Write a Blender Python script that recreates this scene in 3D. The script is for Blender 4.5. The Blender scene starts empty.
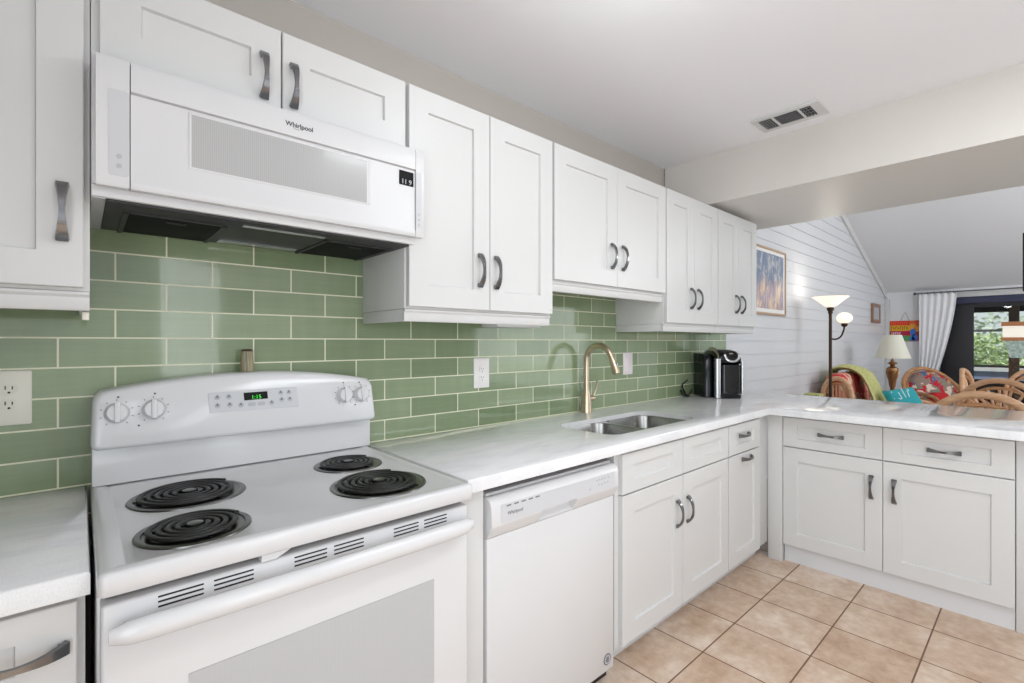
import bpy, bmesh, math, random
from mathutils import Vector, Matrix
random.seed(7)
S = bpy.context.scene
C = S.collection
PI = math.pi

# ------------------------------------------------------------------ camera, world, lights, exposure
cam_d = bpy.data.cameras.new('camera'); cam = bpy.data.objects.new('camera', cam_d); C.objects.link(cam)
cam_d.sensor_width = 36.0; cam_d.lens = 480.0/1024*36; cam_d.clip_start = 0.02; cam_d.clip_end = 200
cam_d.shift_y = 0.5/1024
cam.location = (0, -1.72, 1.27)
cam.rotation_euler = (PI/2, 0, math.radians(48.05) - PI/2)
S.camera = cam
S.view_settings.view_transform = 'Standard'; S.view_settings.look = 'None'
S.view_settings.gamma = 1.0; S.view_settings.exposure = -0.12; S.view_settings.use_curve_mapping = False

w = bpy.data.worlds.new('world'); S.world = w; w.use_nodes = True
bg = w.node_tree.nodes['Background']; bg.inputs[0].default_value = (0.86, 0.93, 1.0, 1); bg.inputs[1].default_value = 1.5

def area(name, loc, rot, sx, sy, power, color=(1, 1, 1)):
    d = bpy.data.lights.new(name, 'AREA'); d.shape = 'RECTANGLE'; d.size = sx; d.size_y = sy
    d.energy = power; d.color = color
    o = bpy.data.objects.new(name, d); C.objects.link(o); o.location = loc; o.rotation_euler = rot
    return o
def globe(name, loc, power, color=(1, 1, 1), r=0.12):
    d = bpy.data.lights.new(name, 'POINT'); d.energy = power; d.color = color; d.shadow_soft_size = r
    o = bpy.data.objects.new(name, d); C.objects.link(o); o.location = loc; return o
globe('kitchen_point_fill', (1.15, -1.05, 2.27), 4.6, (0.92, 0.965, 1), 0.10)  # added point light just above the view, lifts the ceiling; no fixture there
area('kitchen_overhead_fill', (1.7, -1.95, 2.42), (0, 0, 0), 1.2, 0.3, 17.5, (0.92, 0.965, 1))  # added overhead fill, unseen, brightens counters and floor
area('front_door_daylight', (0.7, -3.1, 1.2), (PI/2, 0, -0.9), 0.8, 1.5, 14, (0.92, 0.965, 1))  # added area fill standing free behind the camera; no door there
area('side_doorway_daylight', (-0.66, -2.45, 1.25), (0, -PI/2, 0), 1.6, 1.6, 25, (0.93, 0.97, 1))  # added fill set in the left opening to brighten the peninsula
globe('living_point_fill', (6.2, -3.3, 2.3), 70, (0.95, 0.975, 1), 0.16)  # added unseen point light for the living room and its ceiling
area('living_daylight_fill', (6.6, -5.3, 1.5), (PI/2, 0, 0), 4.0, 2.0, 40, (0.94, 0.97, 1))  # added area light standing in for daylight on the shiplap side
sun_d = bpy.data.lights.new('sun', 'SUN'); sun_d.energy = 4.0; sun_d.angle = 0.01; sun_d.color = (1, 0.97, 0.9)
sun = bpy.data.objects.new('sun', sun_d); C.objects.link(sun); sun.rotation_euler = (math.radians(12), math.radians(-24), 0)

# ------------------------------------------------------------------ materials
def lin(c):
    def f(v):
        v /= 255.0
        return v/12.92 if v <= 0.04045 else ((v+0.055)/1.055)**2.4
    return (f(c[0]), f(c[1]), f(c[2]), 1)
def mat(name, rgb, rough=0.5, metal=0.0, spec=0.5, coat=0.0):
    m = bpy.data.materials.new(name); m.use_nodes = True
    b = m.node_tree.nodes['Principled BSDF']
    b.inputs['Base Color'].default_value = lin(rgb); b.inputs['Roughness'].default_value = rough
    b.inputs['Metallic'].default_value = metal; b.inputs['Specular IOR Level'].default_value = spec
    b.inputs['Coat Weight'].default_value = coat; b.inputs['Coat Roughness'].default_value = 0.05
    return m
def nt(m): return m.node_tree, m.node_tree.nodes['Principled BSDF']
def node(t, typ, **kw):
    n = t.nodes.new(typ)
    for k, v in kw.items(): setattr(n, k, v)
    return n
def ramp(t, stops):
    r = node(t, 'ShaderNodeValToRGB')
    e = r.color_ramp.elements
    while len(e) < len(stops): e.new(0.5)
    for i, (p, c) in enumerate(stops):
        e[i].position = p; e[i].color = lin(c)
    return r
def bump(t, b, src, strength, dist=0.002):
    n = node(t, 'ShaderNodeBump'); n.inputs['Strength'].default_value = strength; n.inputs['Distance'].default_value = dist
    t.links.new(src, n.inputs['Height']); t.links.new(n.outputs['Normal'], b.inputs['Normal']); return n
def noise(t, co, scale, detail=2, rough=0.5):
    n = node(t, 'ShaderNodeTexNoise'); n.inputs['Scale'].default_value = scale; n.inputs['Detail'].default_value = detail
    n.inputs['Roughness'].default_value = rough
    if co is not None: t.links.new(co, n.inputs['Vector'])
    return n
def obj_co(t, scale=(1, 1, 1), loc=(0, 0, 0), rot=(0, 0, 0)):
    tc = node(t, 'ShaderNodeTexCoord'); mp = node(t, 'ShaderNodeMapping')
    mp.inputs['Scale'].default_value = scale; mp.inputs['Location'].default_value = loc; mp.inputs['Rotation'].default_value = rot
    t.links.new(tc.outputs['Object'], mp.inputs['Vector']); return mp.outputs['Vector']
def emit(name, rgb, strength, base=(255, 255, 255)):
    m = mat(name, base, 0.4); b = m.node_tree.nodes['Principled BSDF']
    b.inputs['Emission Color'].default_value = lin(rgb); b.inputs['Emission Strength'].default_value = strength
    return m

M = {}
M['cab'] = mat('cabinet_white_paint', (215, 215, 214), 0.38)
M['appl'] = mat('appliance_white_enamel', (218, 218, 219), 0.16)
M['appl_matte'] = mat('appliance_white_plastic', (217, 217, 218), 0.35)
M['ceil'] = mat('ceiling_white_paint', (246, 246, 249), 0.8)
M['beige'] = mat('warm_grey_wall_paint', (197, 190, 182), 0.6)
M['taupe'] = mat('taupe_bounce_cut', (92, 88, 82), 0.7)  # unseen wall, kept dark to cut bounce on the left cabinets
M['beam'] = mat('beam_eggshell_paint', (220, 216, 210), 0.36)
t, b = nt(M['beam']); n = noise(t, obj_co(t), 90, 3); bump(t, b, n.outputs['Fac'], 0.35, 0.003)
M['wallwhite'] = mat('white_wall_paint', (232, 233, 235), 0.7)
M['livfloor'] = mat('living_floor_neutral_bounce', (196, 194, 190), 0.5)  # pale grey chosen to keep the bounced light neutral
M['livceil'] = mat('living_ceiling_paint', (236, 236, 238), 0.8)
M['black'] = mat('black_plastic', (16, 16, 17), 0.35)
M['blackgloss'] = mat('black_gloss_plastic', (9, 9, 11), 0.08)
M['dark'] = mat('void_shade_black', (10, 10, 10), 0.9)  # black painted for the shade in the vent and under the cooktop
M['hoodblack'] = mat('hood_charcoal_metal', (56, 56, 58), 0.5, spec=0.3)
M['filter'] = mat('hood_filter_mesh', (16, 16, 17), 0.7, spec=0.2)
M['coil'] = mat('burner_coil_black', (38, 37, 37), 0.42, 0.3)
M['chrome'] = mat('drip_bowl_chrome', (128, 127, 126), 0.3, 1.0)
M['steel'] = mat('sink_stainless_steel', (158, 157, 155), 0.26, 1.0)
M['pewter'] = mat('pull_brushed_pewter', (128, 129, 131), 0.22, 1.0)
M['nickel'] = mat('faucet_champagne_nickel', (206, 190, 165), 0.32, 1.0)
M['greytext'] = mat('grey_printing', (120, 120, 122), 0.6)
M['darktext'] = mat('dark_printing', (70, 70, 74), 0.6)
M['palegrey'] = mat('pale_grey_print', (184, 185, 188), 0.5)
M['panelgrey'] = mat('control_panel_grey', (203, 204, 207), 0.3)
M['outlet'] = mat('outlet_white_plastic', (240, 236, 234), 0.35)
M['outlet_ivory'] = mat('outlet_ivory_plastic', (228, 224, 210), 0.4)
M['toe'] = mat('toe_kick_white', (218, 219, 221), 0.4)
M['switchpink'] = mat('switch_plate_plastic', (236, 226, 226), 0.35)
M['green_led'] = emit('green_led_digits', (60, 235, 60), 1.6, (10, 60, 10))
M['white_led'] = emit('white_led_digits', (225, 230, 235), 0.6, (60, 60, 60))
M['display'] = mat('dark_display_window', (22, 22, 24), 0.5, spec=0.15)
M['tank'] = mat('smoky_water_tank', (26, 30, 36), 0.15)
M['silver'] = mat('silver_plastic_trim', (205, 208, 212), 0.22, 0.85)
M['champagne'] = mat('champagne_metal_trim', (200, 184, 168), 0.25, 0.85)
M['bronze'] = mat('lamp_oil_rubbed_bronze', (62, 46, 36), 0.35, 0.7)
M['brass'] = mat('lamp_antique_brass', (150, 112, 78), 0.3, 0.85)
M['shade'] = mat('lamp_shade_ivory_linen', (222, 220, 205), 0.9)
M['glow'] = emit('lit_frosted_glass', (255, 232, 196), 0.85)
M['woodframe'] = mat('pale_oak_frame', (190, 158, 128), 0.45)
M['brownframe'] = mat('walnut_brown_frame', (146, 112, 92), 0.5)
M['mat_paper'] = mat('picture_mount_paper', (240, 238, 236), 0.8)
M['curtain'] = mat('curtain_white_cotton', (244, 244, 246), 0.9)
M['rod'] = mat('curtain_rod_grey_metal', (120, 120, 124), 0.35, 0.8)
M['navy'] = mat('door_frame_navy_aluminium', (58, 62, 88), 0.4)
M['darkframe'] = mat('dark_bronze_aluminium', (34, 33, 38), 0.5)
M['porchbrown'] = mat('porch_brown_post', (112, 92, 78), 0.7)
M['throw'] = mat('throw_lime_knit', (182, 184, 104), 0.95)
t, b = nt(M['throw']); n = noise(t, obj_co(t, (60, 60, 60)), 1.5, 3); r = ramp(t, [(0.3, (172, 172, 108)), (0.7, (208, 208, 148))]); t.links.new(n.outputs['Fac'], r.inputs[0]); t.links.new(r.outputs[0], b.inputs['Base Color']); bump(t, b, n.outputs['Fac'], 0.6, 0.004)
M['teal'] = mat('teal_pillow_fabric', (48, 158, 166), 0.9)
M['red'] = mat('red_fabric', (196, 40, 46), 0.9)
M['whitefab'] = mat('white_embroidery', (225, 235, 235), 0.9)
M['bark'] = mat('bark', (84, 66, 50), 0.9)
M['lawn'] = mat('outdoor_ground', (120, 128, 92), 1.0)
M['porchfloor'] = mat('porch_floor', (120, 116, 112), 0.8)
M['capiz'] = emit('lit_capiz_shade', (255, 244, 222), 0.45, (240, 240, 232))
M['seaglass'] = mat('pale_green_glass_shade', (186, 212, 202), 0.4)
t, b = nt(M['seaglass']); n = noise(t, obj_co(t), 60, 3); r = ramp(t, [(0.35, (150, 186, 176)), (0.65, (220, 234, 226))]); t.links.new(n.outputs['Fac'], r.inputs[0]); t.links.new(r.outputs[0], b.inputs['Base Color'])
M['orangewood'] = mat('pendant_honey_wood', (196, 132, 84), 0.5)
M['bluepaint'] = mat('low_wall_pale_blue', (150, 166, 205), 0.8)

# rattan
M['rattan'] = mat('rattan_honey_cane', (190, 138, 92), 0.4)
t, b = nt(M['rattan']); n = noise(t, obj_co(t, (6, 6, 40)), 2, 3); r = ramp(t, [(0.3, (166, 112, 68)), (0.7, (206, 156, 110))]); t.links.new(n.outputs['Fac'], r.inputs[0]); t.links.new(r.outputs[0], b.inputs['Base Color'])
M['rattan_pale'] = mat('rattan_pale_cane', (216, 172, 134), 0.4)
t, b = nt(M['rattan_pale']); n = noise(t, obj_co(t, (6, 6, 40)), 2, 3); r = ramp(t, [(0.3, (196, 146, 104)), (0.7, (226, 184, 148))]); t.links.new(n.outputs['Fac'], r.inputs[0]); t.links.new(r.outputs[0], b.inputs['Base Color'])
# floral
M['floral'] = mat('tropical_floral_fabric', (190, 170, 160), 0.9)
t, b = nt(M['floral']); co = obj_co(t)
nz = noise(t, co, 7, 2); mx = node(t, 'ShaderNodeMixRGB', blend_type='ADD'); mx.inputs[0].default_value = 0.35
t.links.new(co, mx.inputs[1]); t.links.new(nz.outputs['Color'], mx.inputs[2])
v = node(t, 'ShaderNodeTexVoronoi'); v.inputs['Scale'].default_value = 10; t.links.new(mx.outputs[0], v.inputs['Vector'])
sp = node(t, 'ShaderNodeSeparateColor'); t.links.new(v.outputs['Color'], sp.inputs[0])
r = ramp(t, [(0.0, (196, 38, 52)), (0.22, (150, 130, 118)), (0.4, (128, 136, 122)), (0.55, (226, 206, 190)), (0.7, (88, 110, 150)), (0.82, (214, 160, 110)), (0.93, (176, 52, 60))])
r.color_ramp.interpolation = 'CONSTANT'
t.links.new(sp.outputs[0], r.inputs[0]); t.links.new(r.outputs[0], b.inputs['Base Color'])
M['floral_red'] = M['floral'].copy(); M['floral_red'].name = 'red_tropical_floral_fabric'
for nn in M['floral_red'].node_tree.nodes:
    if nn.type == 'VALTORGB':
        for e, c in zip(nn.color_ramp.elements, [(196, 50, 58), (206, 120, 106), (176, 60, 60), (226, 190, 170), (150, 120, 96), (214, 140, 100), (186, 44, 52)]): e.color = lin(c)

# green glass brick tile on the wall plane (x along the wall, z up)
M['tile'] = mat('green_glass_brick_tile', (116, 142, 112), 0.1, coat=0.15)
t, b = nt(M['tile'])
tc = node(t, 'ShaderNodeTexCoord'); sx = node(t, 'ShaderNodeSeparateXYZ'); cb = node(t, 'ShaderNodeCombineXYZ')
t.links.new(tc.outputs['Object'], sx.inputs[0])
ax = node(t, 'ShaderNodeMath', operation='ADD'); ax.inputs[1].default_value = -0.8698 + 0.11415 + 0.2283*20
az = node(t, 'ShaderNodeMath', operation='ADD'); az.inputs[1].default_value = -0.8929 + 0.0776*10
t.links.new(sx.outputs['X'], ax.inputs[0]); t.links.new(sx.outputs['Z'], az.inputs[0])
t.links.new(ax.outputs[0], cb.inputs[0]); t.links.new(az.outputs[0], cb.inputs[1])
br = node(t, 'ShaderNodeTexBrick', offset=0.5, offset_frequency=2, squash=1.0)
br.inputs['Scale'].default_value = 1.0; br.inputs['Brick Width'].default_value = 0.2283; br.inputs['Row Height'].default_value = 0.0776
br.inputs['Mortar Size'].default_value = 0.0023; br.inputs['Mortar Smooth'].default_value = 0.2; br.inputs['Bias'].default_value = 0.0
br.inputs['Color1'].default_value = (0, 0, 0, 1); br.inputs['Color2'].default_value = (1, 1, 1, 1); br.inputs['Mortar'].default_value = (0.5, 0.5, 0.5, 1)
t.links.new(cb.outputs[0], br.inputs['Vector'])
st = noise(t, obj_co(t, (3, 1, 90)), 1.2, 3, 0.6); st2 = noise(t, obj_co(t, (26, 1, 3)), 1.0, 2)
def madd(a, k, c):
    n = node(t, 'ShaderNodeMath', operation='MULTIPLY_ADD'); t.links.new(a, n.inputs[0]); n.inputs[1].default_value = k
    if isinstance(c, float): n.inputs[2].default_value = c
    else: t.links.new(c, n.inputs[2])
    return n.outputs[0]
f = madd(br.outputs['Color'], 0.55, madd(st.outputs['Fac'], 0.35, madd(st2.outputs['Fac'], 0.3, -0.1)))
r = ramp(t, [(0.1, (120, 137, 103)), (0.5, (137, 153, 119)), (0.9, (153, 167, 136))]); t.links.new(f, r.inputs[0])
mx = node(t, 'ShaderNodeMixRGB'); mx.inputs[2].default_value = lin((232, 230, 204))
t.links.new(br.outputs['Fac'], mx.inputs[0]); t.links.new(r.outputs[0], mx.inputs[1]); t.links.new(mx.outputs[0], b.inputs['Base Color'])
rr = madd(br.outputs['Fac'], 0.6, 0.07); t.links.new(rr, b.inputs['Roughness'])
hh = madd(br.outputs['Fac'], -1.0, madd(st2.outputs['Fac'], 0.35, madd(st.outputs['Fac'], 0.10, 0.0)))
bump(t, b, hh, 0.35, 0.0015)

# quartz
M['quartz'] = mat('white_quartz', (226, 226, 226), 0.1, coat=0.25)
t, b = nt(M['quartz']); n1 = noise(t, obj_co(t, (3, 9, 3), rot=(0, 0, 0.5)), 2.2, 6, 0.62); n2 = noise(t, obj_co(t), 420, 1)
r = ramp(t, [(0.38, (226, 226, 228)), (0.5, (233, 233, 234)), (0.62, (236, 236, 236))]); t.links.new(n1.outputs['Fac'], r.inputs[0])
r2 = ramp(t, [(0.35, (247, 247, 247)), (0.55, (255, 255, 255))]); t.links.new(n2.outputs['Fac'], r2.inputs[0])
mx = node(t, 'ShaderNodeMixRGB', blend_type='MULTIPLY'); mx.inputs[0].default_value = 1; t.links.new(r.outputs[0], mx.inputs[1]); t.links.new(r2.outputs[0], mx.inputs[2])
t.links.new(mx.outputs[0], b.inputs['Base Color'])

# floor tile, 0.30 m squares
M['floor'] = mat('terracotta_cream_floor_tile', (214, 180, 152), 0.3)
t, b = nt(M['floor'])
tc = node(t, 'ShaderNodeTexCoord'); mp = node(t, 'ShaderNodeMapping'); mp.inputs['Location'].default_value = (-1.896+3.0, 0.78+0.303*20, 0)
t.links.new(tc.outputs['Object'], mp.inputs['Vector'])
br = node(t, 'ShaderNodeTexBrick', offset=0.0, offset_frequency=2, squash=1.0)
for k, v_ in {'Scale': 1.0, 'Brick Width': 0.30, 'Row Height': 0.303, 'Mortar Size': 0.0032, 'Mortar Smooth': 0.15, 'Bias': 0.0}.items(): br.inputs[k].default_value = v_
br.inputs['Color1'].default_value = (0, 0, 0, 1); br.inputs['Color2'].default_value = (1, 1, 1, 1)
t.links.new(mp.outputs[0], br.inputs['Vector'])
n1 = noise(t, obj_co(t), 5, 5, 0.6); n2 = noise(t, obj_co(t), 22, 4, 0.6)
f = madd(br.outputs['Color'], 0.2, madd(n1.outputs['Fac'], 0.85, madd(n2.outputs['Fac'], 0.55, -0.30)))
r = ramp(t, [(0.25, (180, 148, 122)), (0.5, (206, 180, 157)), (0.75, (228, 211, 195))]); t.links.new(f, r.inputs[0])
mx = node(t, 'ShaderNodeMixRGB'); mx.inputs[2].default_value = lin((122, 92, 72))
t.links.new(br.outputs['Fac'], mx.inputs[0]); t.links.new(r.outputs[0], mx.inputs[1]); t.links.new(mx.outputs[0], b.inputs['Base Color'])
rr = madd(br.outputs['Fac'], 0.5, 0.3); t.links.new(rr, b.inputs['Roughness'])
hh = madd(br.outputs['Fac'], -1.0, madd(n2.outputs['Fac'], 0.25, 0.0)); bump(t, b, hh, 0.4, 0.002)

M['shiplap'] = mat('shiplap_white_boards', (220, 221, 224), 0.36)
t, b = nt(M['shiplap']); n = noise(t, obj_co(t, (1.2, 1, 30)), 2, 3); bump(t, b, n.outputs['Fac'], 0.12, 0.002)

# oven window and microwave window: pale dotted glass
def dotted(name, a, c, scale):
    m = mat(name, a, 0.2, coat=0.2); t, b = nt(m)
    wv = node(t, 'ShaderNodeTexWave', wave_type='BANDS', bands_direction='X'); wv.inputs['Scale'].default_value = scale
    t.links.new(obj_co(t), wv.inputs['Vector'])
    r = ramp(t, [(0.3, a), (0.7, c)]); t.links.new(wv.outputs['Fac'], r.inputs[0]); t.links.new(r.outputs[0], b.inputs['Base Color']); return m
M['mwglass'] = dotted('microwave_window_mesh', (172, 172, 172), (181, 181, 181), 70)
M['ovenglass'] = dotted('oven_window_mesh', (184, 185, 187), (191, 192, 194), 110)
# painting
M['painting'] = mat('framed_print_woodland', (150, 150, 170), 0.5)
t, b = nt(M['painting']); n1 = noise(t, obj_co(t, (9, 1, 3.5)), 1.6, 4, 0.65); n1.inputs['Distortion'].default_value = 0.6
tc = node(t, 'ShaderNodeTexCoord'); sx = node(t, 'ShaderNodeSeparateXYZ'); t.links.new(tc.outputs['Object'], sx.inputs[0])
top = ramp(t, [(0.3, (66, 76, 96)), (0.42, (116, 138, 172)), (0.52, (136, 144, 156)), (0.6, (200, 200, 206)), (0.7, (104, 110, 122))])
low = ramp(t, [(0.3, (156, 116, 98)), (0.45, (158, 146, 168)), (0.55, (208, 180, 156)), (0.7, (232, 214, 190))])
t.links.new(n1.outputs['Fac'], top.inputs[0]); t.links.new(n1.outputs['Fac'], low.inputs[0])
mr = node(t, 'ShaderNodeMapRange'); mr.inputs['From Min'].default_value = 0.25; mr.inputs['From Max'].default_value = 0.36; t.links.new(sx.outputs['Z'], mr.inputs[0])
mx = node(t, 'ShaderNodeMixRGB'); t.links.new(mr.outputs[0], mx.inputs[0]); t.links.new(low.outputs[0], mx.inputs[1]); t.links.new(top.outputs[0], mx.inputs[2]); t.links.new(mx.outputs[0], b.inputs['Base Color'])
# foliage
M['leaf'] = mat('leaf_green', (120, 146, 96), 0.7)
t, b = nt(M['leaf']); n = noise(t, obj_co(t), 9, 3); r = ramp(t, [(0.3, (120, 140, 92)), (0.55, (168, 188, 130)), (0.75, (220, 228, 190))]); t.links.new(n.outputs['Fac'], r.inputs[0]); t.links.new(r.outputs[0], b.inputs['Base Color'])
M['leaf_grey'] = mat('leaf_grey_green', (176, 186, 168), 0.7)
M['outwall'] = mat('outdoor_pale_grey_wall', (205, 208, 214), 0.9)
# clear pane
M['pane'] = bpy.data.materials.new('clear_door_glass'); M['pane'].use_nodes = True
t = M['pane'].node_tree; t.nodes.clear(); o_ = t.nodes.new('ShaderNodeOutputMaterial'); tr = t.nodes.new('ShaderNodeBsdfTransparent'); gl = t.nodes.new('ShaderNodeBsdfGlossy'); ms = t.nodes.new('ShaderNodeMixShader')
gl.inputs['Roughness'].default_value = 0.02; ms.inputs[0].default_value = 0.07; tr.inputs[0].default_value = (0.93, 0.95, 0.95, 1)
t.links.new(tr.outputs[0], ms.inputs[1]); t.links.new(gl.outputs[0], ms.inputs[2]); t.links.new(ms.outputs[0], o_.inputs[0])

# ------------------------------------------------------------------ object helpers
ROOT = {}
def thing(name, label, cat, loc=(0, 0, 0), group=None):
    o = bpy.data.objects.new(name, None); C.objects.link(o); o.location = loc; o.empty_display_size = 0.05
    o['label'] = label; o['category'] = cat
    if group: o['group'] = group
    ROOT[o.name] = Vector(loc); return o
def obj(name, bm, m, parent=None, smooth=True, angle=35, loc=None):
    """bm is in world coordinates (or in the local frame of a parent standing at the origin)."""
    bmesh.ops.recalc_face_normals(bm, faces=bm.faces[:])
    off = ROOT[parent.name] if parent is not None else Vector(loc or (0, 0, 0))
    if off.length: bmesh.ops.translate(bm, verts=bm.verts[:], vec=-off)
    me = bpy.data.meshes.new(name); bm.to_mesh(me); bm.free()
    mats = m if isinstance(m, (list, tuple)) else [m]
    for x in mats: me.materials.append(M[x] if isinstance(x, str) else x)
    if smooth:
        for p in me.polygons: p.use_smooth = True
        me.set_sharp_from_angle(angle=math.radians(angle))
    o = bpy.data.objects.new(name, me); C.objects.link(o)
    if parent is not None: o.parent = parent
    else: o.location = off
    ROOT[o.name] = off
    return o
def tag(o, label, cat, group=None):
    o['label'] = label; o['category'] = cat
    if group: o['group'] = group
    return o
def struct(name, bm, m, **k):
    o = obj(name, bm, m, **k); o['kind'] = 'structure'; return o
def nb(): return bmesh.new()
def box(bm, x0, x1, y0, y1, z0, z1, bev=0.0, seg=2, mi=0):
    vs = [bm.verts.new((x, y, z)) for x in (x0, x1) for y in (y0, y1) for z in (z0, z1)]
    idx = [(0, 1, 3, 2), (4, 6, 7, 5), (0, 4, 5, 1), (2, 3, 7, 6), (0, 2, 6, 4), (1, 5, 7, 3)]
    fs = [bm.faces.new([vs[i] for i in q]) for q in idx]
    for f_ in fs: f_.material_index = mi
    if bev > 0:
        es = list({e for f_ in fs for e in f_.edges})
        bmesh.ops.recalc_face_normals(bm, faces=fs)
        bmesh.ops.bevel(bm, geom=es, offset=bev, segments=seg, profile=0.5, affect='EDGES')
    return bm
def bx(*a, **k): return box(nb(), *a, **k)
def rings(bm, loops, cap0=True, cap1=True, closed=True, mi=0):
    rs = [[bm.verts.new(p) for p in l] for l in loops]
    n = len(rs[0])
    for a_, b_ in zip(rs, rs[1:]):
        for i in range(n if closed else n-1):
            j = (i+1) % n
            f_ = bm.faces.new((a_[i], a_[j], b_[j], b_[i])); f_.material_index = mi
    if cap0: bm.faces.new(rs[0]).material_index = mi
    if cap1: bm.faces.new(rs[-1][::-1]).material_index = mi
    return rs
def tube(bm, pts, r, n=10, cap=True, closed=False, flat=None, up=None):
    """swept circle; r is a number or a list; flat=(a, b) scales the section along its two normals."""
    P = [Vector(p) for p in pts]; N = len(P)
    rr = r if isinstance(r, (list, tuple)) else [r]*N
    loops = []; prev = None
    for i in range(N):
        if closed: d = (P[(i+1) % N]-P[i-1]).normalized()
        else: d = (P[min(i+1, N-1)]-P[max(i-1, 0)]).normalized()
        if prev is None:
            a = Vector(up) if up else (Vector((0, 0, 1)) if abs(d.z) < 0.9 else Vector((1, 0, 0)))
            u = (a - d*a.dot(d)).normalized()
        else:
            u = (prev - d*prev.dot(d)).normalized()
        prev = u; v_ = d.cross(u)
        fa, fb = flat if flat else (1, 1)
        loops.append([P[i] + u*(math.cos(2*PI*k/n)*rr[i]*fa) + v_*(math.sin(2*PI*k/n)*rr[i]*fb) for k in range(n)])
    if closed:
        rs = [[bm.verts.new(p) for p in l] for l in loops]
        for i in range(N):
            a_, b_ = rs[i], rs[(i+1) % N]
            for k in range(n): bm.faces.new((a_[k], a_[(k+1) % n], b_[(k+1) % n], b_[k]))
    else: rings(bm, loops, cap, cap)
    return bm
def lathe(bm, prof, c=(0, 0, 0), n=28, mtx=None, cap0=True, cap1=True):
    loops = []
    for r_, z in prof:
        l = [Vector((math.cos(2*PI*k/n)*r_, math.sin(2*PI*k/n)*r_, z)) for k in range(n)]
        if mtx: l = [mtx @ p for p in l]
        loops.append([p + Vector(c) for p in l])
    rings(bm, loops, cap0, cap1); return bm
def rrect(x0, x1, y0, y1, r, n=6):
    pts = []
    for cx, cy, a0 in ((x1-r, y1-r, 0), (x0+r, y1-r, PI/2), (x0+r, y0+r, PI), (x1-r, y0+r, 1.5*PI)):
        for k in range(n+1):
            a = a0 + PI/2*k/n; pts.append((cx+math.cos(a)*r, cy+math.sin(a)*r))
    return pts
def prism(bm, pts, fn, d0, d1, mi=0):
    rings(bm, [[Vector(fn(a, b, d0)) for a, b in pts], [Vector(fn(a, b, d1)) for a, b in pts]], mi=mi); return bm
def bezier(pts, n=8):
    """Catmull-Rom through pts."""
    P = [Vector(p) for p in pts]; out = []
    for i in range(len(P)-1):
        p0, p1, p2, p3 = P[max(i-1, 0)], P[i], P[i+1], P[min(i+2, len(P)-1)]
        for k in range(n):
            s = k/n
            out.append(0.5*((2*p1)+(p2-p0)*s+(2*p0-5*p1+4*p2-p3)*s*s+(3*p1-p0-3*p2+p3)*s**3))
    out.append(P[-1]); return out
def text_bm(s, size, mtx, extrude=0.0004, bold=0.0):
    cu = bpy.data.curves.new('t', 'FONT'); cu.body = s; cu.size = size; cu.extrude = extrude; cu.align_x = 'CENTER'; cu.align_y = 'CENTER'; cu.offset = bold
    o = bpy.data.objects.new('t', cu); C.objects.link(o)
    bpy.context.view_layer.update()
    me = bpy.data.meshes.new_from_object(o.evaluated_get(bpy.context.evaluated_depsgraph_get()))
    bm = nb(); bm.from_mesh(me); bm.transform(mtx)
    bpy.data.objects.remove(o); bpy.data.curves.remove(cu); bpy.data.meshes.remove(me)
    return bm
def mtx_face(x, y, z, nrm=(0, -1, 0), tilt=0):
    """text plane facing -y with its baseline along +x; tilt leans it back."""
    return Matrix.Translation((x, y, z)) @ Matrix.Rotation(PI/2 - tilt, 4, 'X')

# frames for cabinet fronts: (u along the front, d out of it, z)
def front_run(y): return lambda u, d, z: Vector((u, y-d, z))
def front_pen(x): return lambda u, d, z: Vector((x-d, u, z))
def shaker(T, u0, u1, z0, z1, m=0.072, mz=None, th=0.02, rec=0.009):
    mz = m if mz is None else mz
    def ring(iu, iz, d): return [T(u0+iu, d, z0+iz), T(u1-iu, d, z0+iz), T(u1-iu, d, z1-iz), T(u0+iu, d, z1-iz)]
    bm = nb()
    rings(bm, [ring(0, 0, 0), ring(0, 0, th-0.0018), ring(0.0018, 0.0018, th), ring(m, mz, th), ring(m+0.0025, mz+0.0025, th-rec)])
    return bm
def pull(T, u, z, vertical=True, L=0.118, out=0.026, w0=0.0235, w1=0.0105):
    """arched bow-tie strap pull: wide square ends, narrow middle."""
    bm = nb(); loops = []; n = 20
    for i in range(n+1):
        s = -1 + 2*i/n
        a = abs(s)
        d = 0.004 + out*(1-a**2.6); wd = (w1 + (w0-w1)*a**1.5)/2
        th = 0.0028 + 0.0012*a
        c = s*L/2
        # outward normal of the arc in the (c, d) plane
        dd = -out*2.6*a**1.6*(1 if s > 0 else -1)/(L/2); nl = math.hypot(1, dd); nc, nd = -dd/nl, 1/nl
        pts = []
        for wv, sd in ((-wd, -1), (wd, -1), (wd*0.86, 1), (-wd*0.86, 1)):
            cc, d2 = c+nc*th*sd, d+nd*th*sd
            pts.append(T(u+wv, d2, z+cc) if vertical else T(u+cc, d2, z+wv))
        loops.append(pts)
    rings(bm, loops)
    for s in (-1, 1):   # foot under each end reaching the door
        c = s*(L/2-0.007)
        if vertical: q = [(u-w0*0.35, z+c-0.005), (u+w0*0.35, z+c-0.005), (u+w0*0.35, z+c+0.005), (u-w0*0.35, z+c+0.005)]
        else: q = [(u+c-0.005, z-w0*0.35), (u+c+0.005, z-w0*0.35), (u+c+0.005, z+w0*0.35), (u+c-0.005, z+w0*0.35)]
        rings(bm, [[T(a_, 0.0005, b_) for a_, b_ in q], [T(a_, 0.012, b_) for a_, b_ in q]])
    return bm
def Tbox(bm, T, u0, u1, d0, d1, z0, z1):
    rings(bm, [[T(u0, d, z0), T(u1, d, z0), T(u1, d, z1), T(u0, d, z1)] for d in (d0, d1)]); return bm

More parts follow.
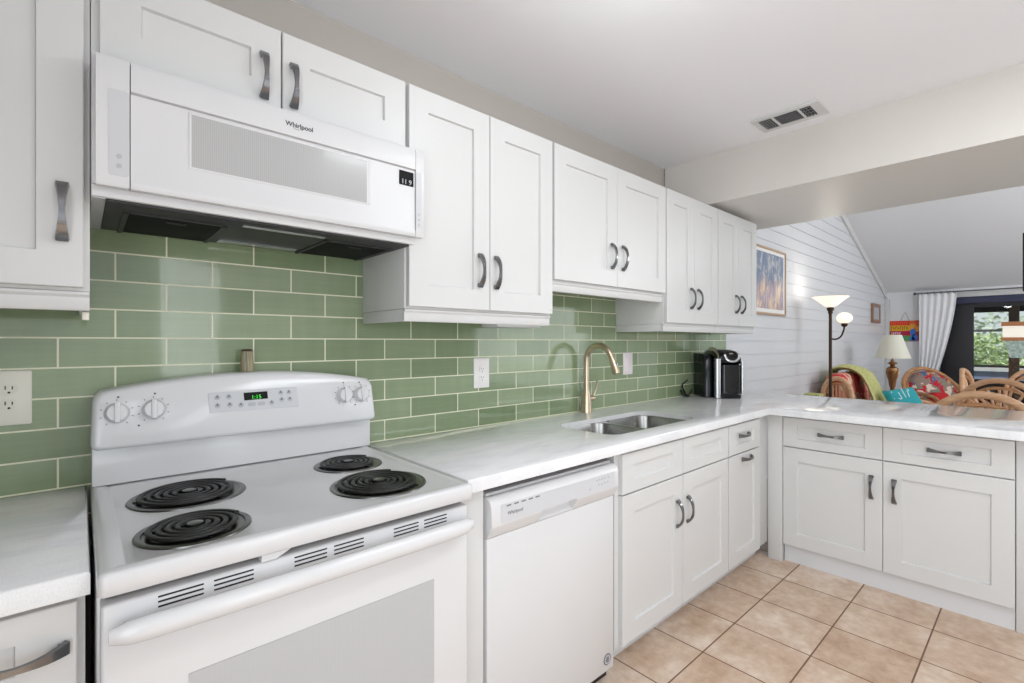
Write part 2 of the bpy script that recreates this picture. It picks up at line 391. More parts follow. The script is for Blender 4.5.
# ------------------------------------------------------------------ the room
struct('floor', bx(-0.9, 3.3, -5.4, 0.12, -0.08, 0), 'floor', smooth=False)
struct('floor_living', bx(3.3, 9.75, -5.4, 0.12, -0.08, 0), 'livfloor', smooth=False)  # unseen; split off in pale grey so its bounce is not pink
struct('wall_back', bx(-0.9, 3.86, 0.008, 0.12, 0, 4.3), 'beige', smooth=False)
struct('wall_backsplash', bx(-0.9, 3.815, -0.02, 0.0078, 0.80, 2.0), 'tile', smooth=False)
struct('ceiling', bx(-0.9, 2.935, -3.4, 0.008, 2.44, 2.5), 'ceil', smooth=False)
bm = nb()     # unseen left wall; doorway opening added to carry the side fill light
box(bm, -0.75, -0.622, -1.55, -0.021, 0, 2.44); box(bm, -0.75, -0.622, -3.4, -3.35, 0, 2.44); box(bm, -0.75, -0.622, -3.35, -1.55, 2.08, 2.44)
struct('wall_left', bm, 'taupe', smooth=False)
bm = nb()     # wall across the kitchen, with its window opening
for q in ((-0.95, -0.32, 0, 2.44), (0.62, 2.935, 0, 2.44), (2.935, 3.9, 0, 4.3), (-0.32, 0.62, 0, 1.18), (-0.32, 0.62, 2.02, 2.44)):
    box(bm, q[0], q[1], -3.52, -3.4, q[2], q[3])
box(bm, 0.135, 0.165, -3.43, -3.41, 1.18, 2.02); box(bm, -0.32, 0.62, -3.43, -3.41, 1.585, 1.615)
struct('wall_front', bm, 'wallwhite', smooth=False)
bm = nb(); box(bm, 2.935, 3.88, -5.4, 0.0, 2.135, 4.35)
struct('beam', bm, 'beam', smooth=False)
# shiplap boards: one wall, real grooves
bm = nb(); pitch = 0.116; z = 0.0; prof = []
while z < 4.2:
    prof += [(0.0, z+0.005), (0.0, z+pitch-0.005), (0.009, z+pitch-0.005), (0.009, z+pitch+0.005)]; z += pitch
pts = [(0.12, 0.004)] + prof + [(0.12, prof[-1][1])]
prism(bm, pts, lambda a, b_, d: (d, a, b_), 3.862, 9.6)
struct('wall_shiplap', bm, 'shiplap', smooth=False)
# far wall with the sliding-door opening
bm = nb()
box(bm, 9.6, 9.72, -0.60, 0.12, 0, 2.3); box(bm, 9.6, 9.72, -5.4, -3.4, 0, 2.3); box(bm, 9.6, 9.72, -3.4, -0.60, 1.93, 2.3)
struct('wall_far', bm, 'wallwhite', smooth=False)
bm = nb()     # right wall of the living room with a big window
box(bm, 3.9, 4.6, -5.52, -5.4, 0, 4.3); box(bm, 8.6, 9.72, -5.52, -5.4, 0, 4.3); box(bm, 4.6, 8.6, -5.52, -5.4, 2.5, 4.3); box(bm, 4.6, 8.6, -5.52, -5.4, 0, 0.5)
struct('wall_right', bm, 'wallwhite', smooth=False)
# sloped living-room ceiling
def zc(x): return 2.055 + (9.6-x)*0.3455
bm = nb(); prism(bm, [(3.6, zc(3.6)), (9.75, zc(9.75)), (9.75, zc(9.75)+0.1), (3.6, zc(3.6)+0.1)], lambda a, b_, d: (a, d, b_), -5.5, 0.1)
struct('ceiling_living', bm, 'livceil', smooth=False)
bm = nb(); prism(bm, [(3.9, zc(3.9)-0.10), (9.598, zc(9.598)-0.10), (9.598, zc(9.598)-0.002), (3.9, zc(3.9)-0.002)], lambda a, b_, d: (a, d, b_), -0.022, -0.001)
struct('trim_1', bm, 'cab', smooth=False)
struct('trim_2', bx(9.545, 9.598, -0.055, -0.001, 0, zc(9.6)-0.11, bev=0.004), 'cab')
# ceiling vent
V = thing('ceiling_vent', 'white metal air vent set in the flat white ceiling near the beam', 'vent', (2.73, -0.83, 2.44))
bm = nb()
def ventframe(x0, x1, y0, y1):
    holes = [(-0.70, -0.765), (-0.775, -0.885), (-0.895, -0.945)]
    ys = [y0] + [v_ for h_ in holes for v_ in h_] + [y1]
    for a_, b_ in zip(ys[0::2], ys[1::2]): box(bm, x0+0.03, x1-0.03, b_, a_, 2.43, 2.4395)
    box(bm, x0, x0+0.03, y1, y0, 2.43, 2.4395, 0.003); box(bm, x1-0.03, x1, y1, y0, 2.43, 2.4395, 0.003)
ventframe(2.635, 2.83, -0.675, -0.985)
obj('frame', bm, 'cab', V)
obj('cavity_shade', bx(2.66, 2.805, -0.95, -0.69, 2.4370, 2.4394), 'dark', V, smooth=False)  # flat black sheet painted as the shade inside the duct
bm = nb()
for k in range(5):
    y = -0.706-0.013*k; box(bm, 2.668, 2.80, y-0.007, y, 2.4315, 2.435)
for k in range(7):
    x = 2.672+0.0185*k; box(bm, x, x+0.004, -0.885, -0.775, 2.4325, 2.4365)
for k in range(4):
    x = 2.682+0.034*k; box(bm, x, x+0.005, -0.945, -0.895, 2.4315, 2.4365)
for k in range(3): box(bm, 2.668, 2.80, -0.908-0.015*k, -0.905-0.015*k, 2.4315, 2.435)
obj('louvre', bm, 'greytext', V)

# ------------------------------------------------------------------ upper cabinets
UF = front_run(-0.331)
def upper(name, label, x0, x1, zb, zt, doors, rail=True, rail_ret=None):
    g = thing(name, label, 'cabinet', ((x0+x1)/2, -0.17, zb))
    obj('body', bx(x0, x1, -0.33, -0.0205, zb-0.004, zt, bev=0.001), 'cab', g)
    for (u0, u1, z0, z1, hu, hz) in doors:
        d = obj('door', shaker(UF, u0, u1, z0, z1), 'cab', g)
        if hu is not None: obj('handle', pull(front_run(-0.351), hu, hz), 'pewter', d)
    if rail:
        bm = nb()
        zr = zb-0.005
        prof = [(-0.328, zr), (-0.334, zr), (-0.334, zr-0.006), (-0.329, zr-0.012), (-0.329, zr-0.034), (-0.325, zr-0.040), (-0.312, zr-0.040), (-0.312, zr)]
        prism(bm, prof, lambda a, b_, d: (d, a, b_), x0+0.0005, x1-0.0005)
        if rail_ret == 'left' or rail_ret == 'both':
            box(bm, x0+0.0005, x0+0.018, -0.312, -0.0215, zr-0.040, zr, 0.002)
        if rail_ret == 'right' or rail_ret == 'both':
            box(bm, x1-0.018, x1-0.0005, -0.312, -0.0215, zr-0.040, zr, 0.002)
        obj('light_rail', bm, 'cab', g)
    return g
ZT = 2.108
L_ = upper('upper_cabinet', 'white shaker wall cabinet left of the microwave, with one pull near its lower corner', -0.60, 0.015, 1.383, ZT,
      [(-0.59, -0.298, 1.386, 2.103, None, None), (-0.294, 0.005, 1.386, 2.103, -0.0285, 1.541)], rail_ret='right')
obj('rail_end_block', bx(0.002, 0.0145, -0.31, -0.285, 1.318, 1.336, bev=0.002), 'outlet_ivory', L_)['label'] = 'cream wooden end block'
upper('upper_cabinet', 'short white two-door shaker cabinet directly above the microwave', 0.0165, 0.776, 1.880, ZT,
      [(0.030, 0.3995, 1.884, 2.103, 0.357, 1.966), (0.4035, 0.773, 1.884, 2.103, 0.431, 1.964)], rail=False)
upper('upper_cabinet', 'tallest white two-door shaker wall cabinet, right beside the microwave', 0.780, 1.461, 1.383, ZT,
      [(0.786, 1.1205, 1.386, 2.103, 1.073, 1.528), (1.1235, 1.458, 1.386, 2.103, 1.149, 1.527)], rail_ret='both')
upper('upper_cabinet', 'white two-door shaker wall cabinet hung higher, above the sink and faucet', 1.465, 2.350, 1.530, ZT,
      [(1.470, 1.9055, 1.533, 2.103, 1.862, 1.674), (1.9085, 2.345, 1.533, 2.103, 1.950, 1.674)])
upper('upper_cabinet', 'white two-door shaker wall cabinet between the one above the sink and the end one', 2.354, 2.961, 1.373, ZT,
      [(2.358, 2.6575, 1.376, 2.103, 2.617, 1.520), (2.6605, 2.958, 1.376, 2.103, 2.701, 1.520)], rail_ret='left')
upper('upper_cabinet', 'white two-door shaker wall cabinet at the end, above the coffee maker', 2.965, 3.560, 1.373, ZT,
      [(2.969, 3.2605, 1.376, 2.103, 3.215, 1.519), (3.2635, 3.556, 1.376, 2.103, 3.301, 1.519)], rail_ret='right')
o = thing('under_cabinet_light', 'slim white light bar under the tall cabinet beside the microwave', 'light', (1.35, -0.27, 1.345))
obj('housing', bx(1.20, 1.44, -0.30, -0.20, 1.330, 1.3785, bev=0.004), 'cab', o)
obj('lens', bx(1.22, 1.42, -0.29, -0.21, 1.328, 1.3298), 'palegrey', o)

# ------------------------------------------------------------------ microwave hood
MW = thing('microwave', 'low white over-the-range microwave hood with a grey window and dark underside', 'microwave', (0.40, -0.2, 1.575))
zb_, zt_ = 1.592, 1.872
def mwprism(bm, x0, x1, pts): prism(bm, pts, lambda a, b_, d: (d, a, b_), x0, x1); return bm
bm = nb(); box(bm, 0.0165, 0.778, -0.395, -0.0205, 1.600, 1.876, 0.003)
obj('body', bm, 'appl_matte', MW)
def front_profile(y0=-0.396, yf=-0.418):
    return [(y0, 1.596), (yf+0.003, 1.596), (yf, 1.602), (yf, 1.612), (yf+0.004, 1.618), (yf+0.005, 1.7985), (yf+0.009, 1.7992), (yf+0.009, 1.8012), (yf, 1.803), (yf, 1.858), (yf+0.006, 1.868), (y0, 1.868)]
obj('door', mwprism(nb(), 0.0795, 0.7695, front_profile()), 'appl_matte', MW)
dr = [o_ for o_ in MW.children if o_.name.startswith('door')][0]
for nm, x0, x1 in (('side_panel', 0.023, 0.0775), ('side_panel', 0.7712, 0.800)):
    sp_ = obj(nm, mwprism(nb(), x0, x1, [(-0.396, 1.596), (-0.415, 1.596), (-0.418, 1.602), (-0.418, 1.858), (-0.412, 1.868), (-0.396, 1.868)]), 'appl_matte', MW)
    if x0 > 0.1:
        bm = nb(); l0 = rrect(0.7714, 0.790, 1.622, 1.796, 0.005); rings(bm, [[(a_, -0.4175, b_) for a_, b_ in l0], [(a_, -0.4187, b_) for a_, b_ in l0]])
        obj('inset', bm, 'panelgrey', sp_)
        for zz in (1.630, 1.646, 1.662): obj('button', bx(0.778, 0.785, -0.4192, -0.4185, zz, zz+0.006), 'palegrey', sp_)
    else:
        bm = nb()
        l0 = rrect(0.043, 0.0772, 1.619, 1.799, 0.006); rings(bm, [[(a_, -0.4175, b_) for a_, b_ in l0], [(a_, -0.4187, b_) for a_, b_ in l0]])
        ins = obj('inset', bm, 'panelgrey', sp_)
        for zz in (1.640, 1.660):
            bm = nb(); lathe(bm, [(0.005, 0), (0.005, 0.0006)], (0.060, -0.4188, zz), 12, Matrix.Rotation(PI/2, 4, 'X')); obj('button', bm, 'palegrey', sp_)
bm = nb()     # window: bevelled surround and recessed pane
def wr(i, y): return [(0.186+i, y, 1.668+i), (0.620-i, y, 1.668+i), (0.620-i, y, 1.792-i), (0.186+i, y, 1.792-i)]
rings(bm, [wr(-0.003, -0.4141), wr(-0.001, -0.4152), wr(0.0005, -0.4152), wr(0.003, -0.4142)], cap0=True, cap1=False)
obj('window_surround', bm, 'appl_matte', dr)
obj('window', bx(0.189, 0.612, -0.4148, -0.4142, 1.670, 1.790), 'mwglass', dr, smooth=False)
obj('display', bx(0.716, 0.764, -0.4152, -0.4135, 1.748, 1.791), 'display', dr, smooth=False)
obj('digits', text_bm('11 9', 0.020, mtx_face(0.740, -0.4154, 1.758), 0.0002, 0.0003), 'white_led', dr)
obj('logo', text_bm('Whirlpool', 0.0165, mtx_face(0.425, -0.4182, 1.832), 0.0003, 0.0004), 'darktext', dr)
bm = nb(); tube(bm, [(0.419+0.010*math.cos(a_), -0.4182, 1.828+0.006*math.sin(a_)) for a_ in [PI*1.05+k*PI*0.9/10 for k in range(11)]], 0.0006, 6)
obj('logo_swoosh', bm, 'greytext', dr)
bm = nb(); box(bm, 0.0165, 0.778, -0.3955, -0.0205, 1.5755, 1.5998, 0.002)
# underside: white rim with a dark tray inside
obj('base_rim', bm, 'appl_matte', MW)
bm = nb()
box(bm, 0.040, 0.766, -0.385, -0.045, 1.5695, 1.5760, 0.0015)
obj('underside', bm, 'hoodblack', MW)
us = [o_ for o_ in MW.children if o_.name.startswith('underside')][0]
for x0, x1 in ((0.085, 0.270), (0.545, 0.735)):
    bm = nb(); box(bm, x0, x1, -0.30, -0.050, 1.5675, 1.5696, 0.001)
    fl = obj('grease_filter', bm, 'filter', MW)
    bm = nb(); box(bm, x0-0.012, x0-0.002, -0.315, -0.04, 1.566, 1.5694); box(bm, x1+0.002, x1+0.012, -0.315, -0.04, 1.566, 1.5694); box(bm, x0-0.012, x1+0.012, -0.318, -0.303, 1.566, 1.5694)
    obj('filter_frame', bm, 'hoodblack', fl)
    bm = nb(); tube(bm, [((x0+x1)/2-0.02, -0.265, 1.5672), ((x0+x1)/2-0.018, -0.272, 1.5640), ((x0+x1)/2+0.018, -0.272, 1.5640), ((x0+x1)/2+0.02, -0.265, 1.5672)], 0.0022, 8)
    obj('filter_tab', bm, 'hoodblack', fl)
obj('task_light', bx(0.300, 0.520, -0.105, -0.070, 1.5668, 1.5694), 'silver', MW)
obj('task_light', bx(0.310, 0.520, -0.345, -0.330, 1.5668, 1.5694), 'silver', MW)
obj('side_strip', bx(0.018, 0.039, -0.39, -0.012, 1.5725, 1.5757), 'palegrey', MW)

# ------------------------------------------------------------------ base cabinets
BF = front_run(-0.6205)
def basecab(name, label, x0, x1, fronts, T, body, toe=None, loc=None):
    g = thing(name, label, 'cabinet', loc or ((x0+x1)/2, -0.3, 0))
    obj('body', body, 'cab', g)
    if toe: obj('toe_kick', toe, 'toe', g)
    for f_ in fronts:
        nm, u0, u1, z0, z1, m_, mz, h = f_
        d = obj(nm, shaker(T, u0, u1, z0, z1, m_, mz), 'cab', g)
        if h: obj('handle', pull(h[3] if len(h) > 3 else T_out(T), h[0], h[1], h[2]), 'pewter', d)
    return g
def T_out(T): return lambda u, d, z: T(u, d+0.02, z)
basecab('base_cabinet', 'white base cabinet left of the range, under the short countertop', -0.60, 0.006,
    [('drawer', -0.59, -0.004, 0.700, 0.838, 0.072, 0.045, (-0.075, 0.768, False)), ('door', -0.59, -0.004, 0.105, 0.694, 0.075, 0.075, (-0.06, 0.60, True))],
    BF, bx(-0.60, 0.006, -0.62, -0.01, 0.095, 0.8515, bev=0.001), bx(-0.60, 0.006, -0.55, -0.53, 0.0, 0.094))
# filler panel between range and dishwasher
tag(obj('filler_strip', bx(0.790, 0.870, -0.628, -0.02, 0.0, 0.8515, bev=0.001), 'cab'), 'narrow white filler panel between the range and the dishwasher', 'panel')
basecab('base_cabinet', 'white sink cabinet with two false drawer fronts over two doors', 1.512, 2.452,
    [('drawer_front', 1.538, 1.992, 0.684, 0.838, 0.080, 0.046, None), ('drawer_front', 1.998, 2.449, 0.684, 0.838, 0.080, 0.046, None),
     ('door', 1.538, 1.992, 0.104, 0.678, 0.078, 0.072, (1.940, 0.520, True)), ('door', 1.998, 2.449, 0.104, 0.678, 0.078, 0.072, (2.030, 0.520, True))],
    BF, None if False else (lambda: (lambda bm: (box(bm, 1.512, 1.532, -0.62, -0.01, 0.095, 0.8515), box(bm, 2.432, 2.452, -0.62, -0.01, 0.095, 0.8515), box(bm, 1.532, 2.432, -0.62, -0.602, 0.095, 0.8515), box(bm, 1.532, 2.432, -0.602, -0.01, 0.095, 0.115), box(bm, 1.532, 2.432, -0.02, -0.01, 0.115, 0.8515), bm)[-1])(nb()))(),
    bx(1.512, 2.452, -0.555, -0.535, 0.0, 0.094))
basecab('base_cabinet', 'narrow white corner cabinet with a pull on its drawer and on top of its door', 2.456, 2.946,
    [('drawer', 2.463, 2.852, 0.684, 0.838, 0.080, 0.046, (2.630, 0.776, False)), ('door', 2.463, 2.852, 0.104, 0.678, 0.078, 0.072, (2.664, 0.648, False))],
    BF, bx(2.456, 3.0115, -0.62, -0.03, 0.095, 0.8515, bev=0.001), bx(2.456, 3.0115, -0.555, -0.535, 0.0, 0.094))
# peninsula cabinets
PF = front_pen(3.050)
def pencab(label, y0, y1, fronts, toe_y0, toe_y1, extra=None):
    g = thing('base_cabinet', label, 'cabinet', (3.35, (y0+y1)/2, 0))
    obj('body', bx(3.051, 3.64, y0, y1, 0.098, 0.8515, bev=0.001), 'cab', g)
    obj('toe_kick', bx(3.056, 3.075, toe_y0, toe_y1, 0.0, 0.097), 'toe', g)
    for nm, u0, u1, z0, z1, mz, h in fronts:
        d = obj(nm, shaker(PF, u0, u1, z0, z1, 0.073, mz), 'cab', g)
        obj('handle', pull(T_out(PF), h[0], h[1], h[2]), 'pewter', d)
    if extra: obj('corner_stile', extra, 'cab', g)
    return g
pencab('white peninsula cabinet in the inside corner, one drawer over one door', -1.1651, -0.640,
    [('drawer', -1.1640, -0.7005, 0.670, 0.836, 0.046, (-0.938, 0.758, False)), ('door', -1.1640, -0.7005, 0.102, 0.664, 0.076, (-1.118, 0.523, True))],
    -1.1651, -0.700, bx(3.012, 3.0505, -0.698, -0.625, 0.0, 0.8515, bev=0.002))
pencab('white peninsula cabinet farther from the inside corner, one drawer over one door', -1.630, -1.1653,
    [('drawer', -1.6295, -1.1665, 0.670, 0.836, 0.046, (-1.398, 0.752, False)), ('door', -1.6295, -1.1665, 0.102, 0.664, 0.076, (-1.212, 0.521, True))],
    -1.630, -1.1653)
g = thing('base_cabinet', 'white end cabinet of the peninsula, only its plain edge showing at the right', 'cabinet', (3.35, -2.0, 0))
obj('side_panel', bx(3.046, 3.64, -2.35, -1.6325, 0.0, 0.8515, bev=0.002), 'cab', g)

# ------------------------------------------------------------------ countertops
def offset_poly(pts, d):
    """shrinks a counter-clockwise polygon by d."""
    n = len(pts); out = []
    for i in range(n):
        p0, p1, p2 = Vector(pts[i-1]), Vector(pts[i]), Vector(pts[(i+1) % n])
        e1 = (p1-p0).normalized(); e2 = (p2-p1).normalized()
        n1 = Vector((-e1.y, e1.x)); n2 = Vector((-e2.y, e2.x))
        k = (n1+n2); k = k / max(0.2, (1 + n1.dot(n2)))
        out.append(tuple(p1 + k*d))
    return out
def slab(outer, z0, z1, holes=(), ease=0.004):
    bm = nb()
    def cap(z, loops):
        es = []
        for l in loops:
            vs = [bm.verts.new((a_, b_, z)) for a_, b_ in l]
            es += [bm.edges.new((vs[i], vs[(i+1) % len(vs)])) for i in range(len(vs))]
        bmesh.ops.triangle_fill(bm, use_beauty=True, use_dissolve=False, edges=es)
    inner = offset_poly(outer, ease)
    hin = [[tuple(p) for p in h] for h in holes]; hbig = [offset_poly(h, -0.045) for h in hin]
    cap(z1, [inner]+hin); cap(z0, [outer]+hbig)
    rings(bm, [[(a_, b_, z1) for a_, b_ in inner], [(a_, b_, z1-ease) for a_, b_ in outer], [(a_, b_, z0) for a_, b_ in outer]], False, False)
    for h, hb in zip(hin, hbig): rings(bm, [[(a_, b_, z1) for a_, b_ in h], [(a_, b_, z1-0.021) for a_, b_ in h], [(a_, b_, z1-0.021) for a_, b_ in hb], [(a_, b_, z0) for a_, b_ in hb]], False, False)
    bmesh.ops.remove_doubles(bm, verts=bm.verts[:], dist=1e-5)
    return bm
HX0, HX1, HY0, HY1 = 1.60, 2.312, -0.552, -0.222
hole = rrect(HX0, HX1, HY0, HY1, 0.075, 8)
tag(obj('countertop', slab([(0.7905, -0.66), (2.95, -0.66), (2.95, -2.45), (3.86, -2.45), (3.86, -0.001), (3.816, -0.001), (3.816, -0.0205), (0.7905, -0.0205)], 0.852, 0.89, [hole]), 'quartz', angle=50),
    'long white quartz countertop running past the sink and round onto the peninsula', 'countertop')
tag(obj('countertop', slab([(-0.62, -0.66), (0.012, -0.66), (0.012, -0.0205), (-0.62, -0.0205)], 0.852, 0.89), 'quartz', angle=50),
    'short white quartz countertop left of the range', 'countertop')

# ------------------------------------------------------------------ sink
SK = thing('sink', 'stainless steel double-bowl sink set under the quartz countertop', 'sink', (1.95, -0.39, 0.66))
bm = nb(); div = 1.945
bowls = [(HX0-0.008, div-0.008), (div+0.008, HX1+0.008)]
es = []
for l in [rrect(HX0-0.03, HX1+0.03, HY0-0.025, HY1+0.025, 0.09, 8)] + [rrect(a_, b_, HY0-0.008, HY1+0.008, 0.078, 8) for a_, b_ in bowls]:
    vs = [bm.verts.new((p[0], p[1], 0.8685)) for p in l]
    es += [bm.edges.new((vs[i], vs[(i+1) % len(vs)])) for i in range(len(vs))]
bmesh.ops.triangle_fill(bm, use_beauty=True, use_dissolve=False, edges=es)
obj('rim', bm, 'steel', SK)
for k, (a_, b_) in enumerate(bowls):
    bm = nb(); lp = []
    for i, zz, r_ in ((0, 0.8685, 0.078), (0.002, 0.863, 0.076), (0.008, 0.70, 0.07), (0.014, 0.685, 0.066), (0.03, 0.674, 0.055), (0.06, 0.670, 0.04)):
        lp.append([(p[0], p[1], zz) for p in rrect(a_+i, b_-i, HY0-0.008+i, HY1+0.008-i, r_, 8)])
    rings(bm, lp, False, True)
    bw = obj('bowl', bm, 'steel', SK, angle=60)
    bm = nb(); lathe(bm, [(0.045, 0.6702), (0.045, 0.6725), (0.036, 0.6725), (0.03, 0.671), (0.0, 0.671)], ((a_+b_)/2, -0.385, 0), 24, cap1=False)
    obj('drain', bm, 'chrome', bw)

# ------------------------------------------------------------------ faucet
FA = thing('faucet', 'champagne nickel gooseneck faucet with side lever, behind the sink', 'faucet', (2.03, -0.062, 0.89))
bm = nb(); lathe(bm, [(0.031, 0.8905), (0.031, 0.896), (0.029, 0.905), (0.026, 0.95), (0.022, 0.985), (0.015, 1.01), (0.0155, 1.02)], (2.03, -0.062, 0), 28)
obj('base', bm, 'nickel', FA)
arc = [(2.03, -0.062, 1.012), (2.03, -0.062, 1.14)]
R_ = 0.082
for k in range(1, 15):
    a_ = PI - k*(PI*0.90)/14
    arc.append((2.03, -0.062 - R_ - R_*math.cos(a_), 1.17 + R_*math.sin(a_)))
bm = nb(); tube(bm, arc, 0.0150, 16); obj('spout', bm, 'nickel', FA)
e1, e2 = Vector(arc[-1]), Vector(arc[-2]); dr_ = (e1-e2).normalized()
bm = nb(); tube(bm, [e1+dr_*0.001, e1+dr_*0.012, e1+dr_*0.02, e1+dr_*0.085, e1+dr_*0.095], [0.0150, 0.0160, 0.0168, 0.0195, 0.0175], 18)
sh = obj('spray_head', bm, 'nickel', FA)
pb = e1+dr_*0.05
bm = nb(); box(bm, 2.024, 2.036, pb.y-0.022, pb.y-0.012, pb.z-0.004, pb.z+0.012, 0.002); obj('spray_button', bm, 'silver', sh)
bm = nb(); tube(bm, [(2.045, -0.062, 0.965), (2.075, -0.068, 0.965), (2.088, -0.070, 0.965)], [0.013, 0.014, 0.011], 14)
lv = obj('lever_mount', bm, 'nickel', FA)
bm = nb(); tube(bm, bezier([(2.080, -0.069, 0.972), (2.088, -0.072, 0.995), (2.094, -0.080, 1.03), (2.094, -0.086, 1.058)], 5), [0.006]*16, 10)
obj('lever', bm, 'nickel', lv)

# ------------------------------------------------------------------ outlets
WY = -0.0205
def outlet_face(bm, x, z, dark):
    for dz in (-0.019, 0.019):
        box(dark, x-0.0075, x-0.0052, WY-0.0081, WY-0.0073, z+dz-0.001, z+dz+0.008); box(dark, x+0.0045, x+0.0068, WY-0.0081, WY-0.0073, z+dz-0.001, z+dz+0.007)
        lathe(dark, [(0.0027, 0), (0.0027, 0.0006)], (x, WY-0.0075, z+dz-0.0085), 10, Matrix.Rotation(PI/2, 4, 'X'))
        lp = rrect(x-0.0165, x+0.0165, z+dz-0.0135, z+dz+0.0135, 0.0125, 5)
        rings(bm, [[(p[0], WY-0.0050, p[1]) for p in lp], [(p[0], WY-0.0073, p[1]) for p in lp]])
def plate(x0, x1, z0, z1):
    lp = rrect(x0, x1, z0, z1, 0.004, 4); lq = rrect(x0+0.003, x1-0.003, z0+0.003, z1-0.003, 0.003, 4)
    bm = nb(); rings(bm, [[(p[0], WY, p[1]) for p in lp], [(p[0], WY-0.003, p[1]) for p in lp], [(p[0], WY-0.005, p[1]) for p in lq]]); return bm
g = thing('wall_outlet', 'ivory wall outlet plate on the green tile left of the range', 'outlet', (-0.14, 0, 1.13))
obj('plate', plate(-0.212, -0.0905, 1.066, 1.199), 'outlet_ivory', g)
bm = nb(); dk = nb(); outlet_face(bm, -0.130, 1.136, dk); obj('receptacle', bm, 'outlet_ivory', g); obj('slots', dk, 'black', g)
g = thing('wall_outlet', 'white wall outlet on the green tile between the range and the faucet', 'outlet', (1.357, 0, 1.13))
obj('plate', plate(1.298, 1.385, 1.064, 1.197), 'outlet', g)
bm = nb(); dk = nb(); outlet_face(bm, 1.3415, 1.128, dk); obj('receptacle', bm, 'outlet', g); obj('slots', dk, 'greytext', g)
g = thing('wall_switch', 'plain white wall plate on the green tile just right of the faucet', 'switch', (2.50, 0, 1.14))
obj('plate', plate(2.424, 2.520, 1.073, 1.206), 'switchpink', g)
obj('rocker', bx(2.456, 2.488, WY-0.007, WY-0.0049, 1.106, 1.173, bev=0.001), 'switchpink', g)

# ------------------------------------------------------------------ range
RG = thing('range', 'white electric coil range with a raised back control panel', 'range', (0.39, -0.38, 0))
obj('body', bx(0.020, 0.764, -0.652, -0.03, 0.03, 0.861, bev=0.003), 'appl', RG)
bm = nb()
def cr(i, z): return [(p[0], p[1], z) for p in rrect(0.0185+i, 0.7645-i, -0.722+i, -0.055-i, max(0.012-i*0.3, 0.004), 4)]
rings(bm, [cr(0.004, 0.861), cr(0.0, 0.864), cr(0.0, 0.892), cr(0.002, 0.897), cr(0.007, 0.900), cr(0.026, 0.900), cr(0.036, 0.8955)])
CT = obj('cooktop', bm, 'appl', RG, angle=60)
# back: riser and bowed control panel
obj('riser', bx(0.0205, 0.770, -0.105, -0.03, 0.9005, 1.004, bev=0.004), 'appl', RG)
def arch(x):
    s = (x-0.396)/0.375
    return 1.139 + 0.039*(1-s*s)
def panel_y(z): return -0.146 + (z-1.0)*0.17
loops = []
N_ = 24
def outline(i, rc=0.02):
    xs0, xs1 = 0.0185+i, 0.7735-i
    pts = [(xs0+rc*0.6, 0.998+i), (xs1-rc*0.6, 0.998+i), (xs1-0.002, 1.003+i), (xs1, 1.012+i)]
    top_r = [(xs1-0.004, arch(xs1)-rc-i), (xs1-0.010, arch(xs1)-rc*0.35-i)]
    pts += top_r
    for k in range(N_+1):
        x = xs1-rc - (xs1-xs0-2*rc)*k/N_
        pts.append((x, arch(x)-i))
    pts += [(xs0+0.010, arch(xs0)-rc*0.35-i), (xs0+0.004, arch(xs0)-rc-i), (xs0, 1.012+i), (xs0+0.002, 1.003+i)]
    return pts
bm = nb()
rings(bm, [[(x, -0.025, z) for x, z in outline(0)], [(x, panel_y(z)+0.012, z) for x, z in outline(0)], [(x, panel_y(z)+0.004, z) for x, z in outline(0.003)], [(x, panel_y(z), z) for x, z in outline(0.010)]])
CP = obj('control_panel', bm, 'appl', RG, angle=50)
TILT = math.atan(0.17)
def on_panel(x, z, lift=0.0): return Vector((x, panel_y(z)-lift*math.cos(TILT), z+lift*math.sin(TILT)*0))
def panel_mtx(x, z, lift): return Matrix.Translation(on_panel(x, z, lift)) @ Matrix.Rotation(PI/2 - TILT, 4, 'X')
# knobs
for x, z in ((0.069, 1.0880), (0.145, 1.0905), (0.665, 1.0905), (0.724, 1.0895)):
    m_ = panel_mtx(x, z, 0.0)
    bm = nb(); lathe(bm, [(0.0265, 0.0006), (0.0265, 0.004), (0.0245, 0.006), (0.0225, 0.016), (0.020, 0.019), (0, 0.0195)], (0, 0, 0), 28, m_, cap1=False)
    kb = obj('knob', bm, 'appl_matte', RG)
    bm = nb(); box(bm, -0.0062, 0.0062, -0.025, 0.026, 0.010, 0.0235, 0.003); bm.transform(m_); obj('knob_grip', bm, 'appl', kb)
    bm = nb()
    for k in range(9):
        a_ = PI/2 + (k-4)*0.62 + 0.31*0
        p = Matrix.Rotation(a_ - PI/2, 4, 'Z'); q = nb(); box(q, -0.0011, 0.0011, 0.031, 0.035, 0.0002, 0.0008); q.transform(m_ @ p)
        me_ = bpy.data.meshes.new('q'); q.to_mesh(me_); q.free(); bm.from_mesh(me_); bpy.data.meshes.remove(me_)
    obj('dial_marking', bm, 'greytext', kb)
for x, z in ((0.072, 1.128), (0.148, 1.132), (0.664, 1.132), (0.720, 1.130), (0.113, 1.052), (0.700, 1.0555)):
    bm = nb(); lathe(bm, [(0.0026, 0.0002), (0.0026, 0.0008)], (0, 0, 0), 10, panel_mtx(x, z, 0)); obj('indicator_light', bm, 'darktext', CP)
